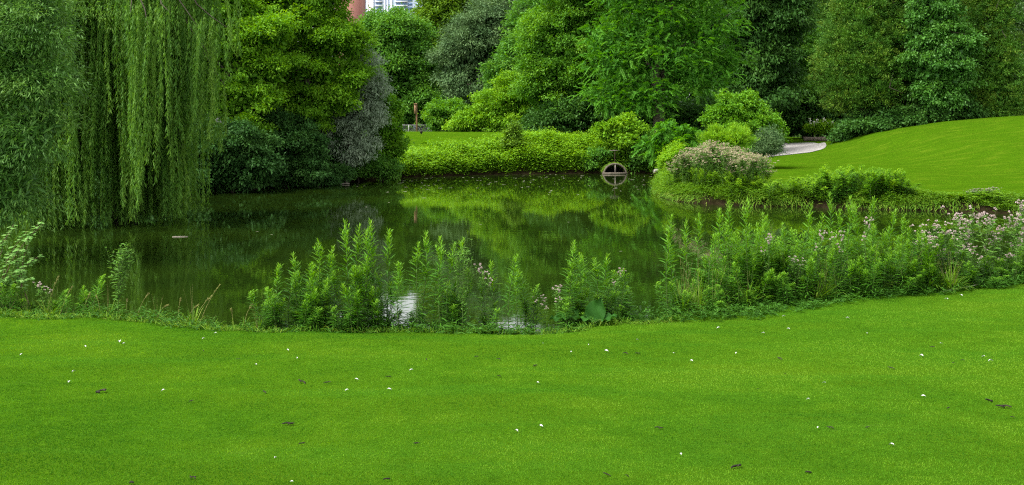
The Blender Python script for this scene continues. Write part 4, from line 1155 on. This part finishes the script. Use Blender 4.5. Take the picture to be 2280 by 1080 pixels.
# dry grass stalks at the left bank
g = np.random.default_rng(113)
DG = 'dry grass stalks on the left bank'
for k, (px, py, tx, ty) in enumerate([(440, 715, 488, 636), (425, 715, 470, 660), (300, 705, 330, 655), (345, 710, 372, 680), (395, 712, 402, 665), (410, 714, 440, 680), (130, 695, 160, 640), (180, 695, 200, 655), (100, 690, 130, 615), (540, 722, 560, 680), (520, 722, 515, 690), (225, 697, 215, 660), (280, 703, 283, 668)]):
    Y = edgeY(px) + .12; b = P(px, py, Y); b[2] = max(gz(b[0], Y), 0); e = P(tx, ty, Y + g.uniform(-.05, .1))
    o = thing('grass_stalk', b, f'dry arching grass stalk, {ordn(sorted([440, 425, 300, 345, 395, 410, 130, 180, 100, 540, 520, 225, 280]).index(px) + 1)} from the left along the left bank', 'grass stalk', DG)
    t = np.linspace(0, 1, 8)[:, None]; p = b * (1 - t) + e * t; p[:, 2] += np.sin(t[:, 0] * np.pi) * .05
    s = MB(); tube(s, p, .0028 * (1.1 - .6 * t[:, 0]), 4)
    s.build('stalk', 'dry_grass', o)
    m = MB(); n = 40; u = 5 + 1.99 * g.random(n); i = u.astype(int); B = p[i] + (p[i + 1] - p[i]) * (u - i)[:, None]
    D = norm(norm(p[-1] - p[-3])[None] + g.normal(size=(n, 3)) * .25); S = norm(np.cross(D, g.normal(size=(n, 3))))
    leaves(m, B, D, S, .03, .006, g.random(n)); m.build('seed_head', 'dry_grass', o)
    m = MB(); n = 9; B = np.repeat(b[None], n, 0) + g.normal(size=(n, 3)) * np.array([.02, .02, 0]); D = norm(np.stack([g.normal(size=n) * .4, g.normal(size=n) * .4, np.ones(n)], 1)); S = norm(np.cross(D, g.normal(size=(n, 3))))
    blades(m, B, D, S, g.uniform(.12, .28, n), .007, g.uniform(.2, .9, n), .4); m.build('blades', 'long_grass_blade', o)

# ------------------------------------------------------------------ culvert, pipe, driftwood, post, fence, planter
def culvert():
    Y = 43.75; X = (1370 - 1140) / F * Y
    o = thing('culvert', (X, Y, 0), 'round concrete culvert mouth half under water in the far bank', 'culvert')
    r1, r2 = .53, .595
    a = np.linspace(-.6, math.pi + .6, 40)
    def ring(y, r): return np.stack([X + r * np.cos(a), np.full(40, y), r * np.sin(a) - .06], 1)
    v = np.concatenate([ring(Y, r1), ring(Y, r2), ring(Y + 1.6, r2), ring(Y + 1.6, r1)])
    f = []
    for k in range(39):
        for q in range(4):
            w = (q + 1) % 4
            f.append([q * 40 + k, q * 40 + k + 1, w * 40 + k + 1, w * 40 + k])
    m = MB(); m.add(v, f); m.build('ring', 'concrete', o)
    aa = np.linspace(0, 2 * math.pi, 33)[:-1]
    m = MB(); m.add(np.concatenate([np.stack([X + r1 * np.cos(aa), np.full(32, Y + .85), r1 * np.sin(aa) - .06], 1), np.stack([X + r1 * np.cos(aa), np.full(32, Y + 1.5), r1 * np.sin(aa) - .06], 1)]),
                    [[k, (k + 1) % 32, 32 + (k + 1) % 32, 32 + k] for k in range(32)])
    m.f.append(np.array([list(range(31, -1, -1))])); m.r.append(np.array([.5])); m.build('dark_plug', 'painted_dark', o)  # solid near-black plug; the pipe's inner darkness is painted on it
    m = MB(); box(m, (X, Y + .03, .26), (.055, .05, .56)); m.build('grate_bar', 'rust_steel', o)
    m = MB(); box(m, (X, Y - .03, .035), (1.16, .10, .10)); m.build('sill', 'concrete', o)
    g = np.random.default_rng(7)
    # grass trailing over the crown of the pipe
    n = 1500; b = g.uniform(.35, 2.8, n); B = np.stack([X + r2 * np.cos(b), Y + g.uniform(.15, 1.3, n), r2 * np.sin(b) - .05], 1)
    D = norm(np.stack([np.cos(b) * .6 + g.normal(size=n) * .4, -.5 + g.normal(size=n) * .4, g.normal(size=n) * .4 + .2], 1)); S = norm(np.cross(D, g.normal(size=(n, 3))))
    m = MB(); blades(m, B, D, S, g.uniform(.08, .2, n), .018, g.random(n), .7); tag(m.build('trailing_grass', 'long_grass_blade', o), kind='stuff')


culvert()
Y = 44.3; X = (1369 - 1140) / F * Y
o = thing('valve_post', (X, Y, gz(X, Y)), 'thin grey post with a flat crossbar above the culvert', 'post')
zt = CAM_Z + (285 - 335) / F * Y
m = MB(); tube(m, [(X, Y, gz(X, Y) - .1), (X, Y, zt - .02)], .012, 6); m.build('post', 'dark_wood', o)
m = MB(); box(m, (X, Y, zt), (.48, .07, .03)); m.build('crossbar', 'rust_steel', o)

Y = 41.5
a, b = P(1456, 381, Y), P(1476, 378, Y + .25)
m = MB(); t = np.linspace(0, 1, 4)[:, None]; tube(m, a * (1 - t) + b * t, .085, 12, cap=False); tube(m, b * (1 - t) + (a + (b - a) * .05) * t, .068, 12, cap=True)
tag(m.build('drain_pipe', 'pipe', origin=a, smooth=True), 'pale drain pipe end poking out of the point near the culvert', 'pipe')

g = np.random.default_rng(120)
DW = 'driftwood on the far left shore'
for k, (pts, r, lab) in enumerate([([(668, 412), (700, 410), (740, 408), (778, 409)], .05, 'long pale driftwood branch lying along the far left shore'), ([(722, 404), (745, 398), (772, 400)], .035, 'forked driftwood stick resting on the far left shore'),
                                   ([(598, 402), (604, 410), (608, 414)], .05, 'short brown stub slanting into the water below the dark shrubs'), ([(650, 409), (690, 407), (720, 411)], .04, 'pale driftwood stick left of the long branch'), ([(690, 413), (730, 412), (750, 411)], .03, 'thin pale stick floating just in front of the long branch')]):
    Y = 35.6 + .3 * (k % 2) if k != 2 else 34.3
    p = np.array([P(x, y, Y + .1 * i) for i, (x, y) in enumerate(pts)])
    p[:, 2] = np.maximum(p[:, 2], .03)
    q = np.concatenate([p[i] * (1 - np.linspace(0, 1, 5)[:-1, None]) + p[i + 1] * np.linspace(0, 1, 5)[:-1, None] for i in range(len(p) - 1)] + [p[-1:]]) + 0
    q[1:-1] += g.normal(size=(len(q) - 2, 3)) * .02
    m = MB(); tube(m, q, r * np.linspace(1.2, .5, len(q)), 6)
    for e in range(3):
        i = int(g.integers(2, len(q) - 1)); d_ = np.array([g.normal() * .3, g.normal() * .2, abs(g.normal()) * .18 + .05])
        tube(m, [q[i], q[i] + d_ * .6, q[i] + d_], [r * .5, r * .35, r * .15], 5)
    tag(m.build('driftwood', 'dark_wood' if k == 2 else 'driftwood', origin=q[0]), lab, 'driftwood', DW)

Y = 59; X = (927 - 1140) / F * Y; z = gz(X, Y); zt = CAM_Z + (285 - 228) / F * Y
o = thing('wooden_post', (X, Y, z), 'brown wooden post with a narrow box at its top behind the tee', 'post')
m = MB(); tube(m, [(X + .03, Y, z - .1), (X + .02, Y, z + 1), (X, Y, zt - .05)], [.06, .055, .045], 8); m.build('pole', 'wood_post', o)
m = MB(); box(m, (X - .06, Y - .1, zt - .45), (.14, .12, .6)); box(m, (X - .06, Y - .12, zt - .10), (.18, .2, .03)); m.build('nest_box', 'wood_post', o)
m = MB(); box(m, (X - .06, Y - .175, zt - .36), (.05, .01, .05)); m.build('entrance', 'painted_dark', o)  # hole drawn as a near-black tile, its inner darkness painted
Y = 50; X = (938 - 1140) / F * Y; z = gz(X, Y)
m = MB(); tube(m, [(X, Y, z - .02), (X, Y, z + .06)], .03, 8); tube(m, [(X, Y, z + .06), (X, Y, z + .10), (X, Y, z + .16), (X, Y, z + .19)], [.03, .085, .085, .03], 10)
tag(m.build('tee_marker', 'clod', origin=(X, Y, z)), 'small dark round tee marker standing on the tee in front of the post', 'tee marker')

# chain-link fence behind the tee
Y = 66; x0, x1 = (855 - 1140) / F * Y, (965 - 1140) / F * Y
z0 = gz((x0 + x1) / 2, Y); H = CAM_Z + (285 - 278) / F * Y - z0
o = thing('chain_link_fence', (x0, Y, z0), 'grey chain-link fence behind the post at the back of the tee', 'fence')
for k in range(3):
    x = x0 + (x1 - x0) * k / 2; m = MB(); tube(m, [(x, Y, z0 - .2), (x, Y, z0 + H)], .03, 6); m.build('fence_post', 'galvanised', o)
m = MB(); tube(m, [(x0, Y, z0 + H - .02), (x1, Y, z0 + H - .02)], .022, 6); m.build('top_rail', 'galvanised', o)
m = MB(); st = .14; n = int((x1 - x0 + H) / st)
for k in range(n):
    for sgn in (1, -1):
        xa = x0 - (H if sgn > 0 else 0) + k * st; xb = xa + H
        ta, tb = max(0, (x0 - xa) / H), min(1, (x1 - xa) / H)
        if tb <= ta: continue
        za, zb = (ta, tb) if sgn > 0 else (1 - ta, 1 - tb)
        tube(m, [(xa + H * ta, Y + .03, z0 + za * (H - .05)), (xa + H * tb, Y + .03, z0 + zb * (H - .05))], .004, 3, cap=False)
m.build('wire_mesh', 'galvanised', o)

# planter bed by the path
Y = 61.8; c = P(1828, 304, Y); z = gz(c[0], Y)
o = thing('planter_bed', (c[0], Y, z), 'low stone-edged planter bed beside the gravel path', 'planter')
m = MB()
for k in range(26):
    a = k / 26 * 2 * math.pi; box(m, (c[0] + 1.05 * math.cos(a), Y + .8 * math.sin(a), z + .12), (.25, .22, .26 + .03 * math.sin(k * 5)), rz=a + 1.57)
m.build('stone_edging', 'stone_edging', o)
m = MB(); aa = np.linspace(0, 2 * math.pi, 25)[:-1]; m.add(np.stack([c[0] + 1.0 * np.cos(aa), Y + .75 * np.sin(aa), np.full(24, z + .18)], 1), [list(range(24))]); m.build('soil', 'dark_wood', o)
make_tree('flowering_bush', 'yellow-green flowering bush in the stone-edged planter', 'shrub', 61.8, 1835,
          [(1825, 286, 26, 12), (1850, 285, 18, 12), (1840, 280, 14, 8)], 'weed_leaf', 8000, .13, .05, .22, .1, 121, None, .03, ntarget=4, z0=z + .15)
o = thing('tall_flower', P(1822, 290, 61.4), 'tall pale flower spikes rising from the planter bush', 'plant')
g = np.random.default_rng(122); s = MB(); m = MB()
for k in range(9):
    b = P(1808 + 6 * k, 292, 61.4); e = P(1808 + 6 * k + g.normal() * 3, g.uniform(262, 276), 61.4)
    tube(s, [b, (b + e) / 2, e], .02, 4); heads(m, np.linspace(.6, 1, 4)[:, None] * (e - b) + b, .09, g)
s.build('stem', 'stem', o); m.build('blossoms', 'white_flower', o)

# ------------------------------------------------------------------ towers far behind
def tower():
    D = 650.0
    x0 = P(790, 0, D)[0]; x1 = P(946, 0, D)[0]; W = x1 - x0; zt = CAM_Z + (285 + 70) / F * D
    o = thing('apartment_tower', ((x0 + x1) / 2, D, 0), 'pale blue and white high-rise tower showing above the far trees', 'building')
    m = MB(); box(m, ((x0 + x1) / 2, D + 13, zt / 2), (W, 26, zt)); m.build('wall', 'tower_panel', o)
    m = MB(); box(m, ((x0 + x1) / 2, D + 13, zt + 1), (W * .7, 18, 4)); m.build('roof_block', 'tower_white', o)
    for k in range(22):
        z = zt - 2.2 - 2.95 * k
        for (pa, pb) in ((802, 810), (838, 850), (882, 906), (908, 918), (926, 934)):
            xa, xb = P(pa, 0, D)[0], P(pb, 0, D)[0]
            w = MB(); box(w, ((xa + xb) / 2, D - .1, z), (xb - xa, .5, 1.5)); w.build('window', 'tower_glass', o)
        for (pa, pb) in ((800, 812), (880, 908), (836, 852)):
            xa, xb = P(pa, 0, D)[0], P(pb, 0, D)[0]
            w = MB(); box(w, ((xa + xb) / 2, D - .9, z - 1.2), (xb - xa, 2.2, .75)); w.build('balcony', 'tower_white', o)
    for (pa, pb, mt) in ((817, 821, 'tower_white'), (821, 823, 'tower_brown'), (823, 826, 'tower_white'), (826, 828, 'tower_brown'), (828, 832, 'tower_white'), (855, 858, 'tower_white'), (862, 864, 'tower_white'), (870, 873, 'tower_white')):
        xa, xb = P(pa, 0, D)[0], P(pb, 0, D)[0]
        w = MB(); box(w, ((xa + xb) / 2, D - .5, zt / 2), (xb - xa - .05, 1.4, zt - 1)); w.build('fin', mt, o)


tower()
D = 420.0
x0, x1 = P(745, 0, D)[0], P(800, 0, D)[0]; zt = CAM_Z + (285 + 60) / F * D
o = thing('brick_tower', ((x0 + x1) / 2, D, 0), 'plain red-brown brick tower wall beside the pale high-rise', 'building')
m = MB(); box(m, ((x0 + x1) / 2, D + 9, zt / 2), (x1 - x0, 18, zt)); m.build('wall', 'brick', o)
m = MB(); box(m, ((x0 + x1) / 2, D + 9, zt + .4), (x1 - x0 + .6, 18.6, .8)); m.build('parapet', 'tower_brown', o)
bm_ = MATS['brick']; t = bm_.node_tree
bt = t.nodes.new('ShaderNodeTexBrick'); bt.inputs['Scale'].default_value = 1.2
bt.inputs['Color1'].default_value = (.22, .085, .065, 1); bt.inputs['Color2'].default_value = (.27, .11, .085, 1); bt.inputs['Mortar'].default_value = (.25, .16, .14, 1)
tcn = t.nodes.new('ShaderNodeTexCoord'); mpn = t.nodes.new('ShaderNodeMapping'); mpn.inputs['Rotation'].default_value = (math.pi / 2, 0, 0)
t.links.new(tcn.outputs['Object'], mpn.inputs[0]); t.links.new(mpn.outputs[0], bt.inputs['Vector'])
t.links.new(bt.outputs[0], [n_ for n_ in t.nodes if n_.type == 'BSDF_PRINCIPLED'][0].inputs['Base Color'])

# ------------------------------------------------------------------ bits on the lawn and on the water
def zone(px, py):
    v_ = 'beside the weeds' if py < 770 else 'on upper lawn' if py < 830 else 'on middle lawn' if py < 920 else 'on lower lawn'
    h_ = 'far left' if px < 380 else 'left of centre' if px < 900 else 'centre' if px < 1360 else 'right of centre' if px < 1820 else 'far right'
    return v_ + ', ' + h_


def scatter(lst, protos_, name, what, cat, group, seed):
    g = np.random.default_rng(seed)
    zs = {}
    for p in lst: zs.setdefault(zone(*p[:2]), []).append(p)
    first = True
    for zn, ps in zs.items():
        ps.sort()
        for i, p in enumerate(ps):
            lab = f'{what} {zn}' if len(ps) == 1 else f'{what} {zn}, {ordn(i + 1)} of {len(ps)} from left'
            x, y, z = lawn_at(p[0], p[1])
            k = int(g.integers(len(protos_)))
            o = bpy.data.objects.new(name, protos_[k]); C.objects.link(o)
            s = (p[2] / 26 * (y / 5.5) if len(p) > 2 else .45 * (y / 6)) if name == 'dropping' else (p[2] / 26 * (y / 5.5) if len(p) > 2 else .34 * (y / 6))
            o.location = (x, y, z + .013); o.rotation_euler = (g.normal() * .2, g.normal() * .2, g.uniform(0, 6.28) if name != 'dropping' else g.normal() * .4); o.scale = (s, s, s)
            tag(o, lab, cat, group)


def feather_mesh(seed):
    g = np.random.default_rng(seed); m = MB()
    n = 15; t = np.linspace(0, 1, n)
    L = .055; c = np.stack([L * (t - .5), .007 * np.sin(t * 2.5), .012 * np.sin(t * np.pi)], 1)
    w = .011 * np.sin(np.pi * np.clip(t * 1.05, 0, 1)) ** .6 + .0015
    vs = np.stack([c + np.stack([-.004 * np.ones(n), w * g.uniform(.8, 1.1, n), .004 * g.random(n) + .006], 1), c, c + np.stack([-.004 * np.ones(n), -w * g.uniform(.8, 1.1, n), .004 * g.random(n) + .006], 1)], 1).reshape(-1, 3)
    k = np.arange(n - 1)[:, None] * 3
    m.add(vs, np.concatenate([k + np.array([[0, 1, 4, 3]]), k + np.array([[1, 2, 5, 4]])]))
    tube(m, np.concatenate([c[:1] - [[.012, 0, 0]], c]), .0008, 4)
    return m.mesh('feather', 'feather', smooth=True)


def clod_mesh(seed):
    g = np.random.default_rng(seed); m = MB()
    for q in range(int(g.integers(1, 4))):
        n = 7; t = np.linspace(0, 1, n)
        L = g.uniform(.035, .07); a = g.normal() * .5
        c = np.stack([L * (t - .5) * math.cos(a) + q * .022 - .02, L * (t - .5) * math.sin(a) + g.normal() * .01, .004 * np.sin(t * 4) + .002 + np.zeros(n)], 1)
        r = .0055 * np.sin(np.pi * (t * .88 + .06)) ** .5 * g.uniform(.75, 1.2, n)
        tube(m, c, r, 8)
    return m.mesh('dropping', 'clod', smooth=True)


FE = [feather_mesh(k) for k in range(5)]; CL = [clod_mesh(10 + k) for k in range(6)]
scatter([(48, 793), (165, 830, 10), (152, 855, 13), (265, 765, 16), (453, 757), (640, 783), (663, 801, 9), (793, 849, 12), (866, 871, 12), (773, 873, 10), (915, 828, 11), (1150, 964, 14), (1205, 953, 13), (612, 1025, 13), (650, 1078), (1310, 771), (1350, 785, 13), (1800, 893), (1820, 957, 11),
         (2055, 886, 12), (2052, 796, 12), (2190, 797, 9), (2205, 807, 13), (2095, 768), (1930, 745), (1755, 735), (1745, 707), (1985, 995, 14), (1515, 1017, 12), (1835, 856), (364, 873, 9), (1197, 856, 9), (1540, 807), (1500, 790), (1272, 787), (1888, 711), (2140, 660), (2108, 668), (1640, 790), (570, 815),
         (95, 702), (480, 745), (275, 768), (190, 775), (1208, 768), (1420, 760), (1600, 733), (1700, 745)], FE, 'feather', 'small white feather', 'feather', 'feathers scattered on the lawn', 131)
scatter([(226, 874, 26), (425, 897, 9), (588, 876, 12), (673, 853, 18), (728, 855, 12), (642, 948, 20), (678, 992, 20), (926, 992, 12), (868, 1073, 24), (303, 1075, 26), (430, 1067, 16), (955, 803, 12), (1112, 803, 10), (1190, 815, 16), (1112, 841, 9), (865, 842, 10), (1395, 790, 13), (1735, 801, 12),
         (1750, 836, 8), (1983, 822, 11), (2123, 811, 9), (2145, 805, 8), (2115, 911, 14), (2203, 896, 20), (2232, 908, 22), (2256, 933, 10), (1467, 957, 14), (1848, 955, 12), (1640, 1044, 26), (1795, 1050, 22), (1350, 1061, 14), (1400, 1067, 14), (1420, 790, 12), (2075, 775, 8), (1930, 955, 8),
         (1690, 870, 8), (1060, 797, 8), (455, 783, 8), (530, 803, 8)], CL, 'dropping', 'small dark dropping', 'dropping', 'droppings scattered on the lawn', 132)

# leaves and scum flecks floating on the pond
g = np.random.default_rng(133)
m = MB(); a = np.linspace(0, 2 * np.pi, 9)[:-1]
m.add(np.concatenate([np.stack([.05 * np.cos(a), .026 * np.sin(a) * (1 + .3 * np.cos(3 * a)), .004 + .004 * np.cos(2 * a)], 1), [[0, 0, .003]]]), [[k, (k + 1) % 8, 8] for k in range(8)])
fm = m.mesh('floating_leaf', 'scum_leaf')
c = 0
while c < 120:
    px, py = g.uniform(700, 1480), 388 + abs(g.normal()) * 22
    Y = (CAM_Z) / ((py - 285) / F); x = (px - 1140) / F * Y
    if shore_dist([x], [Y])[0] > -.15: continue
    o = bpy.data.objects.new('floating_leaf', fm); C.objects.link(o); o.location = (x, Y, .004); o.rotation_euler = (0, 0, g.uniform(0, 6.28)); s = g.uniform(.5, 1.5); o.scale = (s * 1.3, s, s)
    tag(o, 'small pale leaf floating on the water near the far shore', 'leaf', 'leaves floating near the far shore'); c += 1
for px, py, lab in [(575, 415, 'pale leaf floating in front of the dark shrubs'), (573, 516, 'small leaf floating on the dark water left of the bank goldenrod'), (1382, 560, 'white fleck floating alone above the burdock clump'), (605, 523, 'tiny leaf floating right of another in the dark reflection'), (1070, 500, 'pale leaf floating alone in mid pond'), (1265, 495, 'pale fleck on the open water left of the right thicket')]:
    Y = CAM_Z / ((py - 285) / F); o = bpy.data.objects.new('floating_leaf', fm); C.objects.link(o); o.location = ((px - 1140) / F * Y, Y, .004); o.scale = (.6, .6, .6); tag(o, lab, 'leaf', 'leaves floating on the open pond')
Y = CAM_Z / ((528 - 285) / F); p = np.array([[(x_ - 1140) / F * Y, Y + .02 * i, .006] for i, x_ in enumerate((384, 395, 406, 416))])
m = MB(); tube(m, p, [.012, .014, .012, .006], 6); tag(m.build('floating_stick', 'driftwood', origin=p[0]), 'thin pale stick floating before the willow reflection', 'stick')
# bare branch lying in the right thicket
p = np.array([P(x_, y_, edgeY(x_) + .05) for x_, y_ in ((2090, 652), (2120, 645), (2150, 640), (2178, 633))])
m = MB(); tube(m, p, [.012, .011, .009, .004], 6); tag(m.build('fallen_branch', 'driftwood', origin=p[0]), 'bare pale branch lying at the foot of the right thicket', 'branch')

# ------------------------------------------------------------------ light, sky, camera
SUN_EL, SUN_AZ = math.radians(56), math.radians(-118)      # azimuth measured from +Y towards +X: behind-left
sun = bpy.data.lights.new('sun', 'SUN'); sun.energy = 1.5; sun.angle = math.radians(25); sun.color = (1, .965, .90)
so = bpy.data.objects.new('sun', sun); C.objects.link(so)
from mathutils import Vector
d = Vector((math.sin(SUN_AZ) * math.cos(SUN_EL), math.cos(SUN_AZ) * math.cos(SUN_EL), math.sin(SUN_EL)))
so.rotation_euler = d.to_track_quat('Z', 'Y').to_euler(); so.location = (0, 0, 60)
w = bpy.data.worlds.new('World'); bpy.context.scene.world = w; w.use_nodes = True
t = w.node_tree; bg = t.nodes['Background']
sky = t.nodes.new('ShaderNodeTexSky'); sky.sky_type = 'NISHITA'; sky.sun_disc = False; sky.sun_elevation = SUN_EL; sky.sun_rotation = SUN_AZ
sky.air_density = 1.0; sky.dust_density = 3.0; sky.ozone_density = 1.0
hs = t.nodes.new('ShaderNodeHueSaturation'); hs.inputs['Saturation'].default_value = .14
t.links.new(sky.outputs[0], hs.inputs['Color']); t.links.new(hs.outputs[0], bg.inputs[0]); bg.inputs[1].default_value = .13

cam = bpy.data.cameras.new('camera'); co = bpy.data.objects.new('camera', cam); C.objects.link(co)
co.location = (0, 0, CAM_Z); co.rotation_euler = (math.pi / 2, 0, 0)
cam.sensor_width = 36; cam.lens = F / 2280 * 36; cam.shift_y = -(540 - 285) / 2280; cam.clip_end = 5000; cam.clip_start = .05
sc = bpy.context.scene; sc.camera = co
sc.view_settings.view_transform = 'Standard'; sc.view_settings.look = 'None'; sc.view_settings.exposure = 1.75; sc.view_settings.gamma = 1
sc.render.engine = 'CYCLES'
sc.cycles.max_bounces = 8; sc.cycles.diffuse_bounces = 5; sc.cycles.glossy_bounces = 3; sc.cycles.transmission_bounces = 3
sc.cycles.use_denoising = False; sc.cycles.filter_width = 1.2
